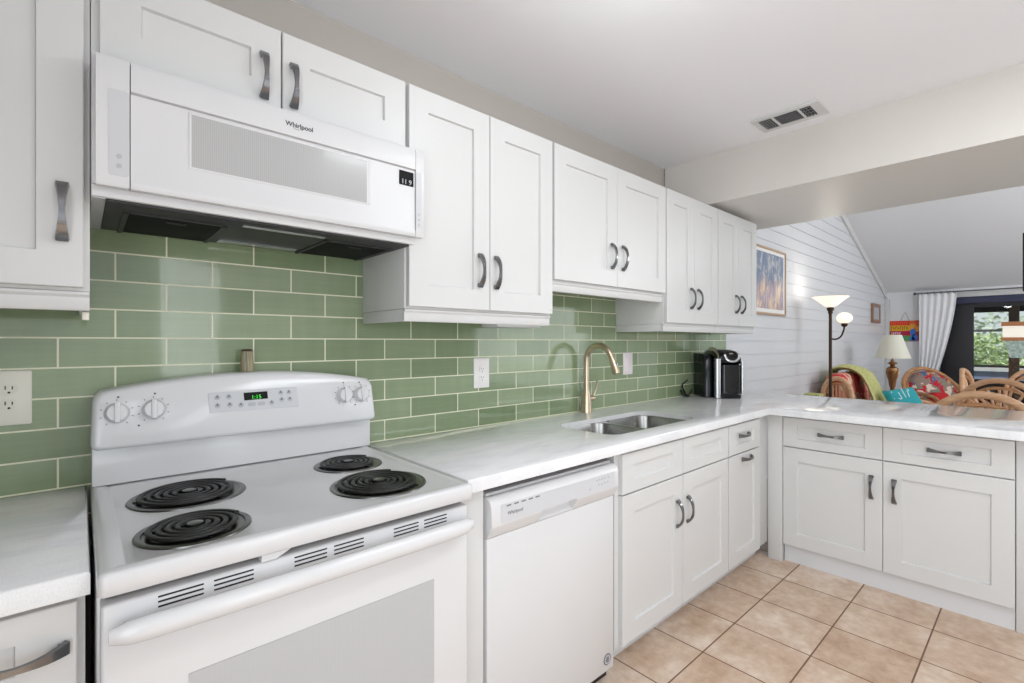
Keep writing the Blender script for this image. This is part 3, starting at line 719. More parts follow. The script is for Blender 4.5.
# touch panel outlined on the control panel
bm = nb()
po = [(0.273, 1.068), (0.515, 1.066), (0.511, 1.127), (0.270, 1.124)]
def inset(i): 
    sgn = [(1, 1), (-1, 1), (-1, -1), (1, -1)]
    return [(p[0]+i*s_[0], p[1]+i*s_[1]) for p, s_ in zip(po, sgn)]
rings(bm, [[on_panel(x, z, -0.001) for x, z in inset(-0.001)], [on_panel(x, z, 0.0012) for x, z in inset(0)], [on_panel(x, z, 0.0006) for x, z in inset(0.002)]])
KP = obj('keypad', bm, 'panelgrey', RG)
bm = nb(); box(bm, 0.350-0.0, 0.412, -0.001, 0.0010, 0, 0.001); bm.free()
bm = nb(); q = [(0.361, 1.0965), (0.426, 1.0975), (0.425, 1.1195), (0.360, 1.1190)]
rings(bm, [[on_panel(x, z, 0.0004) for x, z in q], [on_panel(x, z, 0.0016) for x, z in q]])
obj('display', bm, 'display', KP)
obj('digits', text_bm('1:15', 0.0165, panel_mtx(0.394, 1.1045, 0.0019), 0.0002, -0.0001), 'green_led', KP)
for x, z in ((0.292, 1.110), (0.321, 1.110), (0.292, 1.087), (0.323, 1.087), (0.352, 1.084), (0.463, 1.112), (0.487, 1.112), (0.465, 1.091), (0.489, 1.091), (0.436, 1.084)):
    lt = nb(); lathe(lt, [(0.0075, 0.0005), (0.0075, 0.0009)], (0, 0, 0), 14, panel_mtx(x, z, 0.0003)); ky = obj('key', lt, 'palegrey', KP)
    q = nb(); box(q, -0.0045, 0.0045, -0.001, 0.001, 0.0010, 0.0013); box(q, -0.002, 0.002, 0.0005, 0.0065, 0.0010, 0.0013); q.transform(panel_mtx(x, z, 0.0003)); obj('lettering', q, 'greytext', KP)
for x in (0.381, 0.407):
    q = nb(); lp = rrect(-0.0105, 0.0105, -0.0055, 0.0055, 0.004, 4); rings(q, [[(p[0], p[1], 0.0005) for p in lp], [(p[0], p[1], 0.0011) for p in lp]]); q.transform(panel_mtx(x, 1.084, 0.0003)); obj('key', q, 'palegrey', KP)
# burners
def burner(cx, cy, r, turns, rot):
    bm = nb()
    lathe(bm, [(r+0.001, 0.8958), (r, 0.8985), (r-0.004, 0.9000), (r-0.011, 0.8992), (r-0.013, 0.8972), (r*0.6, 0.8962), (r*0.3, 0.8961), (0, 0.8961)], (cx, cy, 0), 40, cap0=False, cap1=False)
    dp = obj('drip_bowl', bm, 'chrome', RG)
    bm = nb(); ro = r-0.0165; pts = []
    n_ = int(turns*36)
    for k in range(n_+1):
        s = k/n_; a_ = rot + s*turns*2*PI; rr_ = ro + (0.021-ro)*s
        pts.append((cx+math.cos(a_)*rr_, cy+math.sin(a_)*rr_, 0.9035))
    tube(bm, pts, 0.0050, 8, flat=(0.85, 1.15)); 
    cl = obj('coil', bm, 'coil', dp)
    bm = nb()
    for k in range(3):
        a_ = rot+0.4+k*2*PI/3
        tube(bm, [(cx+math.cos(a_)*0.012, cy+math.sin(a_)*0.012, 0.8985), (cx+math.cos(a_)*(ro+0.004), cy+math.sin(a_)*(ro+0.004), 0.8985)], 0.0022, 6)
    obj('coil_support', bm, 'coil', dp)
    bm = nb(); lathe(bm, [(0.0145, 0.898), (0.0145, 0.9085), (0.012, 0.9095), (0, 0.9095)], (cx, cy, 0), 20, cap1=False); obj('coil_medallion', bm, 'chrome', dp)
burner(0.198, -0.318, 0.121, 5, 0.6); burner(0.171, -0.580, 0.099, 4, 0.3); burner(0.585, -0.545, 0.121, 5, 0.8); burner(0.608, -0.297, 0.098, 4, 0.5)
# front
obj('slot_shadow', bx(0.030, 0.755, -0.672, -0.6525, 0.842, 0.8605), 'dark', RG, smooth=False)['label'] = 'dark strip painted as shade in the gap under the cooktop'  # solid dark strip painted for the shade in this slot
bm = nb(); box(bm, 0.024, 0.760, -0.700, -0.653, 0.165, 0.841, 0.006, 3)
OD = obj('oven_door', bm, 'appl', RG)
bm = nb()
lp = [(0.143, 0.20), (0.655, 0.20), (0.655, 0.680), (0.143, 0.680)]
rings(bm, [[(x, -0.6995, z) for x, z in lp], [(x, -0.7012, z) for x, z in lp], [(x+(0.003 if x < 0.4 else -0.003), -0.7005, z+(0.003 if z < 0.5 else -0.003)) for x, z in lp]])
obj('oven_window', bm, 'ovenglass', OD, smooth=False)
for x0, x1 in ((0.099, 0.166), (0.182, 0.248), (0.323, 0.389), (0.404, 0.471), (0.545, 0.611), (0.627, 0.693)):
    bm = nb()
    for zz in (0.815, 0.8235, 0.8320): box(bm, x0, x1, -0.7006, -0.698, zz-0.0016, zz+0.0014)
    obj('vent_grille', bm, 'black', OD, smooth=False)
bm = nb(); loops = []
for k in range(31):
    s = -1+2*k/30; x = 0.394+s*0.361
    e = max(0.0, 1-abs(s)**14)
    yc = -0.716 - 0.020*(1-s*s)**0.5*0.6 - 0.010; hz = 0.020*(0.6+0.4*e**0.5); hy = 0.017*(0.45+0.55*e**0.5)
    loops.append([(x, yc+math.cos(2*PI*j/16)*hy, 0.800+0.002*(1-s*s)+math.sin(2*PI*j/16)*hz) for j in range(16)])
rings(bm, loops)
for sx_ in (0.052, 0.700): box(bm, sx_, sx_+0.03, -0.730, -0.6995, 0.788, 0.808, 0.003)
obj('oven_handle', bm, 'appl', OD, angle=60)
bm = nb(); prism(bm, [(0.259, 0.8605), (0.315, 0.8605), (0.308, 0.856), (0.285, 0.846), (0.259, 0.846)], lambda a, b_, d: (a, d, b_), -0.712, -0.676)
obj('door_latch', bm, 'appl_matte', RG)
obj('storage_drawer', bx(0.024, 0.760, -0.695, -0.653, 0.035, 0.158, bev=0.005), 'appl', RG)
obj('foot', bx(0.05, 0.09, -0.62, -0.58, 0.0, 0.031), 'black', RG); obj('foot', bx(0.69, 0.73, -0.62, -0.58, 0.0, 0.031), 'black', RG)
obj('foot', bx(0.05, 0.09, -0.10, -0.06, 0.0, 0.031), 'black', RG); obj('foot', bx(0.69, 0.73, -0.10, -0.06, 0.0, 0.031), 'black', RG)

# small wooden shaker standing on the back panel of the range
g = thing('salt_shaker', 'small striped wooden shaker standing on top of the range back panel', 'shaker', (0.385, -0.06, 1.178))
m_ = mat('striped_driftwood', (150, 138, 112), 0.6); t, b = nt(m_)
n = noise(t, obj_co(t, (120, 120, 3)), 1.0, 2); r = ramp(t, [(0.35, (112, 116, 110)), (0.5, (172, 164, 128)), (0.62, (140, 112, 86))]); t.links.new(n.outputs['Fac'], r.inputs[0]); t.links.new(r.outputs[0], b.inputs['Base Color'])
bm = nb(); lathe(bm, [(0.0185, 1.1785), (0.0185, 1.20), (0.0155, 1.238), (0.0158, 1.241)], (0.385, -0.06, 0), 20); obj('body', bm, m_, g)
bm = nb(); lathe(bm, [(0.0165, 1.2412), (0.0165, 1.2435), (0.011, 1.2475), (0, 1.248)], (0.385, -0.06, 0), 20, cap1=False); obj('lid', bm, 'bark', g)

# ------------------------------------------------------------------ dishwasher
DW = thing('dishwasher', 'white built-in dishwasher with a pocket handle, between filler panel and sink cabinet', 'dishwasher', (1.19, -0.32, 0))
obj('tub', bx(0.882, 1.492, -0.600, -0.03, 0.03, 0.848), 'black', DW)
obj('top_trim', bx(0.880, 1.480, -0.625, -0.6005, 0.818, 0.826), 'palegrey', DW)
bm = nb(); box(bm, 0.880, 1.492, -0.632, -0.6005, 0.050, 0.694, 0.003)
DD = obj('door', bm, 'appl', DW)
bm = nb()
P1 = [(-0.601, 0.696), (-0.633, 0.696), (-0.634, 0.698), (-0.652, 0.728), (-0.655, 0.737), (-0.652, 0.790), (-0.646, 0.804), (-0.632, 0.813), (-0.601, 0.815)]
P2 = [(-0.601, 0.696), (-0.633, 0.696), (-0.634, 0.698), (-0.620, 0.708), (-0.618, 0.722), (-0.654, 0.738), (-0.652, 0.790), (-0.646, 0.804), (-0.632, 0.813), (-0.601, 0.815)]
f3 = lambda a, b_, d: (d, a, b_)
prism(bm, P1, f3, 0.880, 1.085); prism(bm, P2, f3, 1.085, 1.255); prism(bm, P1, f3, 1.255, 1.492)
PN = obj('control_panel', bm, 'appl', DW, angle=50)
bm = nb(); lp = rrect(0.915, 1.470, 0.739, 0.792, 0.005, 4)
def dwy(z): return -0.655 + (z-0.737)*0.0566
rings(bm, [[(x, dwy(z)+0.001, z) for x, z in lp], [(x, dwy(z)-0.0006, z) for x, z in lp]])
obj('control_overlay', bm, 'panelgrey', PN)
bm = nb()
for k in range(5): box(bm, 0.938+0.030*k, 0.956+0.030*k, dwy(0.785)-0.0014, dwy(0.785)-0.0005, 0.783, 0.787)
obj('vent_grille', bm, 'greytext', PN)
obj('logo', text_bm('Whirlpool', 0.015, mtx_face(0.972, dwy(0.762)-0.001, 0.762), 0.0003, 0.0001), 'greytext', PN)
for x, z in ((1.365, 0.778), (1.380, 0.778), (1.395, 0.778), (1.410, 0.778), (1.432, 0.778), (1.325, 0.754), (1.375, 0.762), (1.392, 0.760), (1.409, 0.762), (1.426, 0.762)):
    bm = nb(); lathe(bm, [(0.0038, 0), (0.0038, 0.0006)], (x, dwy(z)-0.0006, z), 10, Matrix.Rotation(PI/2, 4, 'X')); obj('button', bm, 'palegrey', PN)
bm = nb(); lathe(bm, [(0.021, 0), (0.021, 0.001), (0.017, 0.0012), (0, 0.0012)], (1.452, -0.6322, 0.094), 24, Matrix.Rotation(PI/2, 4, 'X'), cap1=False)
bd = obj('badge', bm, 'greytext', DD)
bm = nb(); lathe(bm, [(0.0165, 0), (0.0165, 0.0005)], (1.452, -0.6333, 0.094), 24, Matrix.Rotation(PI/2, 4, 'X')); obj('badge_face', bm, 'palegrey', bd)
bm = nb()
for dz in (-0.007, 0.0, 0.007): box(bm, 1.452-0.009+abs(dz)*0.4, 1.452+0.009-abs(dz)*0.4, -0.6345, -0.6337, 0.094+dz-0.002, 0.094+dz+0.002)
obj('badge_print', bm, 'darktext', bd)
obj('toe_panel', bx(0.882, 1.492, -0.598, -0.585, 0.0, 0.048), 'black', DW)

# ------------------------------------------------------------------ coffee maker
KG = thing('coffee_maker', 'black single-serve coffee maker with silver trim at the end of the countertop', 'coffee maker', (0, 0, 0))
def kg_loop(z, dfront, w_, r_=0.035, back=0.14):
    return [(p[0], p[1], z) for p in rrect(-w_, w_, -dfront, back, r_, 5)]
bm = nb()
rings(bm, [kg_loop(0.028, 0.085, 0.084), kg_loop(0.215, 0.085, 0.086), kg_loop(0.235, 0.125, 0.088), kg_loop(0.262, 0.138, 0.088), kg_loop(0.292, 0.128, 0.086, 0.04), kg_loop(0.314, 0.09, 0.080, 0.045), kg_loop(0.326, 0.05, 0.066, 0.045, 0.11), kg_loop(0.329, 0.02, 0.045, 0.03, 0.08)])
obj('body', bm, 'blackgloss', KG, angle=60)
bm = nb(); rings(bm, [kg_loop(0.001, 0.140, 0.086), kg_loop(0.022, 0.142, 0.088), kg_loop(0.0275, 0.138, 0.085)]); DTR = obj('drip_tray', bm, 'blackgloss', KG)
bm = nb()
for k in range(7): box(bm, -0.05, 0.05, -0.13+0.008*k, -0.127+0.008*k, 0.0278, 0.029)
obj('tray_grille', bm, 'black', DTR)
bm = nb(); rings(bm, [[(p[0], p[1], zz) for p in rrect(-0.050, 0.080, -0.134, -0.080, 0.02, 5)] for zz in (0.030, 0.226)]); obj('brew_front', bm, 'blackgloss', KG)
bm = nb()   # silver column running up the front corner
rings(bm, [[(p[0], p[1], zz) for p in rrect(-0.0925, -0.058, -0.140, -0.096, 0.010, 4)] for zz in (0.004, 0.268)])
obj('silver_column', bm, 'silver', KG)
bm = nb(); pth = bezier([(-0.076, -0.128, 0.272), (-0.075, -0.122, 0.292), (-0.073, -0.085, 0.316), (-0.068, -0.03, 0.328), (-0.066, 0.05, 0.326)], 6)
tube(bm, pth, 0.014, 12, flat=(0.35, 1.15)); obj('top_trim', bm, 'champagne', KG)
bm = nb(); rings(bm, [[(p[0], p[1], zz) for p in rrect(-0.150, -0.090, -0.085+q_, 0.125, 0.022, 5)] for zz, q_ in ((0.004, 0.0), (0.255, 0.0), (0.285, 0.02), (0.300, 0.06))]); obj('water_tank', bm, 'tank', KG)
bm = nb(); pts = []
for k in range(25):
    a_ = PI*0.93 + k*PI*1.14/24; pts.append((0.018+0.046*math.cos(a_), -0.128 - 0.012*abs(math.sin(a_)) , 0.290+0.040*math.sin(a_)))
tube(bm, pts, 0.0065, 10, flat=(1.2, 0.8)); obj('lid_handle', bm, 'silver', KG)
bm = nb(); lp = rrect(-0.018, 0.054, 0.268, 0.312, 0.014, 5); rings(bm, [[(p[0], -0.128+(p[1]-0.268)*0.6, p[1]) for p in lp], [(p[0], -0.134+(p[1]-0.268)*0.6, p[1]) for p in lp]]); obj('head_panel', bm, 'blackgloss', KG)
bm = nb(); lp = rrect(0.006, 0.032, 0.288, 0.306, 0.004, 4); rings(bm, [[(p[0], -0.1345+(p[1]-0.268)*0.6, p[1]) for p in lp], [(p[0], -0.1355+(p[1]-0.268)*0.6, p[1]) for p in lp]]); obj('button', bm, 'silver', KG)
bm = nb(); rings(bm, [[(p[0], p[1], zz) for p in rrect(0.080, 0.0915, -0.135, -0.110, 0.005, 4)] for zz in (0.030, 0.250)]); obj('side_trim', bm, 'silver', KG)
KG.location = (3.325, -0.205, 0.89); KG.rotation_euler = (0, 0, math.radians(-43))
CD = nb(); tube(CD, bezier([(3.235, -0.035, 0.93), (3.20, -0.034, 0.90), (3.14, -0.03, 0.905), (3.10, -0.05, 0.93), (3.11, -0.03, 0.97), (3.16, -0.027, 0.99), (3.19, -0.026, 1.0)], 6), 0.0042, 8)
tube(CD, bezier([(3.14, -0.05, 0.896), (3.08, -0.055, 0.90), (3.09, -0.03, 0.935), (3.14, -0.035, 0.92), (3.11, -0.06, 0.898), (3.14, -0.07, 0.896)], 6), 0.0042, 8)
tag(obj('power_cord', CD, 'black'), 'bunched black power cord behind the coffee maker', 'cord')

# ------------------------------------------------------------------ living room: lamps
TL = thing('floor_lamp', 'bronze torchiere floor lamp with lit bowl and side globe', 'floor lamp', (5.57, -0.28, 0))
LX, LY = 5.57, -0.28
TZ = 0.026
bm = nb(); lathe(bm, [(0.14, 0.0), (0.14, 0.015), (0.10, 0.03), (0.02, 0.045), (0.0, 0.045)], (LX, LY, 0), 28, cap1=False); obj('base', bm, 'bronze', TL)
bm = nb(); lathe(bm, [(0.014, 0.04), (0.014, 1.55), (0.021, 1.555), (0.021, 1.58), (0.030, 1.585), (0.032, 1.612), (0.026, 1.620)], (LX, LY, 0), 20); obj('pole', bm, 'bronze', TL)
bm = nb(); lathe(bm, [(0.026, 1.615), (0.055, 1.632), (0.093, 1.665), (0.132, 1.700), (0.160, 1.718), (0.156, 1.721), (0.128, 1.705), (0.088, 1.672), (0.05, 1.640), (0.02, 1.628)], (LX, LY, 0), 36); obj('bowl_shade', bm, 'glow', TL)
bm = nb(); tube(bm, bezier([(LX, LY-0.01, 1.30), (LX+0.02, LY-0.05, 1.30), (LX+0.05, LY-0.08, 1.33), (LX+0.075, LY-0.095, 1.39), (LX+0.078, LY-0.10, 1.43)], 6), 0.008, 10); am = obj('side_arm', bm, 'bronze', TL)
bm = nb(); lathe(bm, [(0.012, 1.42), (0.024, 1.428), (0.028, 1.445), (0.027, 1.458), (0.0, 1.458)], (LX+0.078, LY-0.10, 0), 18, cap1=False); obj('globe_cup', bm, 'bronze', am)
bm = nb(); lathe(bm, [(0.026, 1.456)]+[(0.068*math.cos(a_), 1.508+0.056*math.sin(a_)) for a_ in [-1.1+k*0.2 for k in range(13)]]+[(0.0, 1.564)], (LX+0.078, LY-0.10, 0), 26, cap1=False); obj('globe_shade', bm, 'glow', am)
for nm, loc_, pw in (('torchiere_bulb', (LX, LY, 1.76), 2.5),):
    d = bpy.data.lights.new(nm, 'POINT'); d.energy = pw; d.color = (1, 0.93, 0.82); d.shadow_soft_size = 0.08
    o = bpy.data.objects.new(nm, d); C.objects.link(o); o.location = loc_

ET = thing('end_table', 'small wicker side table under the ivory-shaded table lamp', 'side table', (7.35, -0.47, 0))
bm = nb(); lathe(bm, [(0.25, 0.60), (0.26, 0.61), (0.26, 0.625), (0.0, 0.63)], (7.35, -0.47, 0), 28, cap1=False); obj('tabletop', bm, 'rattan', ET)
for a_ in (0.6, 2.2, 3.8, 5.4):
    bm = nb(); tube(bm, [(7.35+0.2*math.cos(a_), -0.47+0.2*math.sin(a_), 0), (7.35+0.17*math.cos(a_), -0.47+0.17*math.sin(a_), 0.605)], 0.015, 10); obj('leg', bm, 'rattan', ET)
TB = thing('table_lamp', 'brass urn table lamp with an ivory cone shade in the living room corner', 'table lamp', (7.35, -0.47, 0.63))
bm = nb(); lathe(bm, [(0.075, 0.631), (0.075, 0.645), (0.04, 0.66), (0.022, 0.68), (0.024, 0.72), (0.035, 0.80), (0.055, 0.88), (0.063, 0.93), (0.058, 0.955), (0.03, 0.97), (0.02, 0.985), (0.03, 1.0), (0.05, 1.01), (0.05, 1.02), (0.018, 1.03), (0.015, 1.06)], (7.35, -0.47, 0), 28)
tbd = obj('body', bm, 'brass', TB)
bm = nb()
for k in range(8):
    a0_ = k*PI/4; tube(bm, [(7.35+rr_*math.cos(a0_+(zz-0.72)*6), -0.47+rr_*math.sin(a0_+(zz-0.72)*6), zz) for rr_, zz in ((0.024, 0.72), (0.030, 0.76), (0.036, 0.80), (0.046, 0.84), (0.056, 0.88), (0.0625, 0.92))], 0.006, 6)
obj('swirl_rib', bm, 'brass', tbd)
bm = nb(); lathe(bm, [(0.178, 1.075), (0.09, 1.355), (0.087, 1.355), (0.175, 1.075)], (7.35, -0.47, 0), 36, cap0=False, cap1=False); obj('lamp_shade', bm, 'shade', TB)
bm = nb(); tube(bm, [(7.35, -0.47, 1.05), (7.35, -0.47, 1.37)], 0.006, 8); lathe(bm, [(0.012, 1.372), (0.012, 1.385), (0, 1.39)], (7.35, -0.47, 0), 12, cap1=False)
tube(bm, [(7.35-0.088, -0.47, 1.35), (7.35+0.088, -0.47, 1.35)], 0.004, 6); obj('harp', bm, 'brass', TB)

# ------------------------------------------------------------------ pictures and sign
g = thing('framed_picture', 'large framed woodland print in blues and tans on the shiplap wall', 'picture', (4.64, -0.012, 1.52))
PX0, PX1, PZ0, PZ1 = 4.20, 5.125, 1.52, 2.135
bm = nb()
rings(bm, [[(PX0+i, y, PZ0+i), (PX1-i, y, PZ0+i), (PX1-i, y, PZ1-i), (PX0+i, y, PZ1-i)] for i, y in ((0, -0.001), (0, -0.024), (0.004, -0.026), (0.018, -0.026), (0.020, -0.018))], True, False); obj('frame', bm, 'woodframe', g)
obj('mount', bx(PX0+0.019, PX1-0.019, -0.016, -0.014, PZ0+0.019, PZ1-0.019), 'mat_paper', g)
obj('print', bx(PX0+0.06, PX1-0.06, -0.0185, -0.0165, PZ0+0.055, PZ1-0.05), 'painting', g, smooth=False)
g = thing('framed_picture', 'small brown-framed paper hung on shiplap near the far corner', 'picture', (8.85, -0.01, 1.56))
bm = nb(); X0, X1, Z0, Z1 = 8.62, 9.10, 1.555, 1.838
rings(bm, [[(X0+i, y, Z0+i), (X1-i, y, Z0+i), (X1-i, y, Z1-i), (X0+i, y, Z1-i)] for i, y in ((0, -0.001), (0, -0.03), (0.05, -0.03), (0.052, -0.02))], True, False); obj('frame', bm, 'brownframe', g)
obj('print', bx(X0+0.051, X1-0.051, -0.022, -0.018, Z0+0.051, Z1-0.051), 'palegrey', g, smooth=False)
g = thing('wall_sign', 'bright red, yellow and blue painted sign on the far white wall', 'sign', (9.59, -0.24, 1.28))
YL, YR, SZ0, SZ1 = -0.06, -0.432, 1.283, 1.602
obj('board', bx(9.580, 9.598, YR, YL, SZ0, SZ1, bev=0.002), mat('sign_orange_paint', (226, 96, 44), 0.5), g)
def sgn(nm, y0, y1, z0, z1, rgb, lift): return obj(nm, bx(9.580-lift, 9.5795, y1, y0, z0, z1), mat('sign_paint', rgb, 0.5), g, smooth=False)
sgn('band', YL-0.003, YL-0.24, 1.530, 1.598, (222, 48, 34), 0.001); sgn('band', YL-0.003, YL-0.27, 1.445, 1.530, (240, 178, 34), 0.001)
sgn('band', YL-0.003, YL-0.25, 1.370, 1.444, (176, 24, 70), 0.001); sgn('band', YL-0.003, YL-0.27, 1.286, 1.369, (86, 158, 104), 0.001); sgn('band', YL-0.30, YR+0.003, 1.30, 1.45, (170, 40, 50), 0.001)
bm = nb()
for row, z0, h_, n_ in ((0, 1.540, 0.045, 8), (1, 1.460, 0.055, 7), (2, 1.382, 0.045, 6)):
    pass
def strokes(z0, h_, n_, rgb, w_):
    bm = nb()
    for k in range(n_):
        y = YL-0.016-k*w_
        box(bm, 9.5770, 9.5786, y-0.006, y, z0, z0+h_)
        if k % 2: box(bm, 9.5770, 9.5786, y-w_*0.7, y-0.006, z0+h_*0.42, z0+h_*0.6)
        else: box(bm, 9.5770, 9.5786, y-w_*0.7, y-0.006, z0+h_*0.8, z0+h_)
    obj('lettering', bm, mat('sign_letter_paint', rgb, 0.5), g, smooth=False)
strokes(1.542, 0.044, 8, (244, 110, 50), 0.027); strokes(1.462, 0.052, 8, (60, 52, 20), 0.027); strokes(1.384, 0.044, 5, (245, 225, 235), 0.026)
bm = nb()    # painted blue blob with an orange top
for cy_, cz_, ry, rz in ((-0.345, 1.42, 0.035, 0.06), (-0.365, 1.34, 0.035, 0.055), (-0.335, 1.32, 0.03, 0.035)):
    rings(bm, [[(x_, cy_+ry*math.cos(a_), cz_+rz*math.sin(a_)) for a_ in [k*2*PI/18 for k in range(18)]] for x_ in (9.5795, 9.577)])
obj('painted_motif', bm, mat('sign_blue_paint', (62, 120, 214), 0.5), g)
bm = nb()
for cy_, cz_, ry, rz in ((-0.34, 1.515, 0.04, 0.04), (-0.395, 1.47, 0.025, 0.045)):
    rings(bm, [[(x_, cy_+ry*math.cos(a_), cz_+rz*math.sin(a_)) for a_ in [k*2*PI/18 for k in range(18)]] for x_ in (9.5795, 9.576)])
obj('painted_motif', bm, mat('sign_gold_paint', (236, 160, 60), 0.5), g)
bm = nb(); tube(bm, [(9.590, -0.19, 1.602), (9.594, -0.246, 1.735), (9.590, -0.302, 1.602)], 0.003, 6); obj('hanging_wire', bm, 'rod', g)

# ------------------------------------------------------------------ curtain, rod, sliding door
g = thing('curtain_rod', 'thin grey curtain rod above the sliding door', 'curtain rod', (9.5, -1.8, 2.0))
bm = nb(); tube(bm, [(9.462, -0.40, 2.005), (9.462, -3.6, 2.005)], 0.010, 10); obj('rod', bm, 'rod', g)
bm = nb(); lathe(bm, [(0.012, 0), (0.02, 0.006), (0.022, 0.03), (0.0, 0.035)], (9.462, -0.40, 2.005), 14, Matrix.Rotation(-PI/2, 4, 'X'), cap1=False); obj('finial', bm, 'rod', g)
bm = nb()
for y in (-0.405, -3.5): box(bm, 9.462, 9.599, y-0.008, y+0.008, 1.998, 2.012)
obj('bracket', bm, 'rod', g)
bm = nb(); nu, nz = 60, 24; grid = []
for j in range(nz+1):
    zz = 2.03 - j*(2.03-0.05)/nz; row = []
    fr = min(1.0, max(0.0, (2.03-zz)/1.32)); gather = fr**1.5
    for i in range(nu+1):
        s = i/nu
        y = -0.428 - s*(0.425 - 0.235*gather)
        amp = (0.006 + 0.012*s) + 0.010*gather
        row.append(bm.verts.new((9.50 + 0.000 + amp*math.sin(s*2*PI*5.5) - 0.0*gather, y, zz)))
    grid.append(row)
for j in range(nz):
    for i in range(nu): bm.faces.new((grid[j][i], grid[j][i+1], grid[j+1][i+1], grid[j+1][i]))
bmesh.ops.recalc_face_normals(bm, faces=bm.faces[:])
bmesh.ops.solidify(bm, geom=bm.faces[:], thickness=0.004)
cu_ = thing('curtain', 'white grommet curtain drawn aside left of the sliding door', 'curtain', (9.5, -0.6, 0.05)); obj('panel', bm, 'curtain', cu_, angle=80)
bm = nb()
for k in range(6):
    y = -0.455-k*0.073; tube(bm, [(9.50+0.02*math.cos(a_), y+0.004*math.sin(a_), 2.005+0.02*math.sin(a_)) for a_ in [q_*2*PI/14 for q_ in range(14)]], 0.004, 6, closed=True)
obj('grommet', bm, 'rod', cu_)

bm = nb()
D1 = bpy.data.objects.new('door_1', None); C.objects.link(D1); D1.location = (9.66, -2.0, 0); D1['kind'] = 'structure'; ROOT['door_1'] = Vector((9.66, -2.0, 0))
def sp2(nm, bm, m, par=D1): o = obj(nm, bm, m, par); o['kind'] = 'structure'; return o
bm = nb(); box(bm, 9.602, 9.70, -3.398, -0.602, 1.83, 1.928, 0.003); box(bm, 9.602, 9.70, -0.66, -0.602, 0, 1.83, 0.003); box(bm, 9.602, 9.70, -3.398, -3.34, 0, 1.83, 0.003); box(bm, 9.602, 9.70, -3.34, -0.66, 0.0, 0.03, 0.003)
sp2('door_frame', bm, 'navy')
bm = nb()
for y0, y1, x in ((-1.02, -0.662, 9.63), (-2.10, -1.985, 9.63), (-3.338, -3.26, 9.66), (-2.10, -1.985, 9.665)): box(bm, x, x+0.03, y0, y1, 0.032, 1.828, 0.002)
box(bm, 9.63, 9.66, -1.985, -1.02, 1.775, 1.828); box(bm, 9.63, 9.66, -1.985, -1.02, 0.032, 0.12); box(bm, 9.665, 9.695, -3.26, -2.10, 1.775, 1.828); box(bm, 9.665, 9.695, -3.26, -2.10, 0.032, 0.12)
sp2('door_sash', bm, 'darkframe')
sp2('glass', bx(9.643, 9.647, -1.984, -1.021, 0.121, 1.774), 'pane'); sp2('glass', bx(9.678, 9.682, -3.259, -2.101, 0.121, 1.774), 'pane')
bm = nb(); box(bm, 9.588, 9.5995, -3.5, -0.56, 1.932, 1.995, 0.002)
struct('trim_3', bm, 'cab')
# screened porch beyond
struct('floor_porch', bx(9.72, 12.1, -6.5, 0.8, -0.1, -0.02), 'porchfloor', smooth=False)
struct('ceiling_porch', bx(9.72, 12.1, -6.5, 0.8, 2.15, 2.25), 'darkframe', smooth=False)
bm = nb(); box(bm, 12.0, 12.1, -6.5, 0.8, 1.80, 2.15); box(bm, 12.0, 12.1, -0.84, 0.8, -0.02, 1.80); box(bm, 12.0, 12.1, -6.5, 0.8, -0.02, 0.60); box(bm, 12.0, 12.1, -6.5, 0.8, 0.82, 0.86)
box(bm, 12.0, 12.1, -1.345, -1.285, 0.6, 1.8); box(bm, 12.0, 12.1, -3.0, -2.9, 0.6, 1.8)
struct('wall_porch', bm, 'darkframe', smooth=False)
struct('wall_porch_side', bx(9.72, 12.0, 0.7, 0.8, 0, 2.15), 'darkframe', smooth=False)
tag(obj('porch_post', bx(11.72, 11.86, -1.42, -1.30, -0.02, 2.148, bev=0.004), 'porchbrown'), 'brown square porch post seen through the sliding door glass', 'post')
struct('ground', bx(12.1, 40, -20, 20, -0.25, -0.15), 'lawn', smooth=False)
struct('wall_outside', bx(13.2, 13.4, -6, 4, -0.15, 0.70), 'bluepaint', smooth=False)
struct('trim_4', bx(13.15, 13.45, -6, 4, 0.701, 0.80), 'wallwhite', smooth=False)
struct('trim_5', bx(12.101, 12.13, -6.4, 0.7, 1.455, 1.495), 'wallwhite', smooth=False)
bm = nb(); box(bm, 21.0, 21.2, -14, 8, -0.15, 3.2); struct('wall_neighbour', bm, 'outwall', smooth=False)
def shrub(label, x, y, z0, rx, rz, n_, m_, kind):
    g = thing(kind, label, 'shrub', (x, y, z0))
    bm = nb(); tube(bm, [(x, y, z0), (x+0.03, y+0.02, z0+rz*0.8)], [0.05, 0.02], 8); obj('stem', bm, 'bark', g)
    bm = nb(); rnd = random.Random(int(x*10+n_))
    for k in range(n_):
        u_ = rnd.uniform(-1, 1); a_ = rnd.uniform(0, 2*PI); rr_ = rnd.random()**0.4; q = math.sqrt(1-u_*u_)
        c = Vector((x+rx*rr_*q*math.cos(a_), y+rx*rr_*q*math.sin(a_), z0+rz*1.02+rz*rr_*u_*0.95))
        d = Vector((rnd.uniform(-1, 1), rnd.uniform(-1, 1), rnd.uniform(-0.4, 1))).normalized(); s_ = Vector((rnd.uniform(-1, 1), rnd.uniform(-1, 1), rnd.uniform(-1, 1))); s_ = (s_-d*s_.dot(d)).normalized()
        L = rnd.uniform(0.10, 0.2)*(1.2 if kind == 'palm_shrub' else 1); W = L*(0.14 if kind == 'palm_shrub' else 0.3)
        vs = [bm.verts.new(c), bm.verts.new(c+d*L*0.5+s_*W), bm.verts.new(c+d*L), bm.verts.new(c+d*L*0.5-s_*W)]; bm.faces.new(vs)
    obj('foliage', bm, m_, g, smooth=False)
shrub('bushy green shrub outside the porch screen, lower and nearer', 15.0, -0.95, -0.15, 0.85, 0.82, 1500, 'leaf', 'palm_shrub')
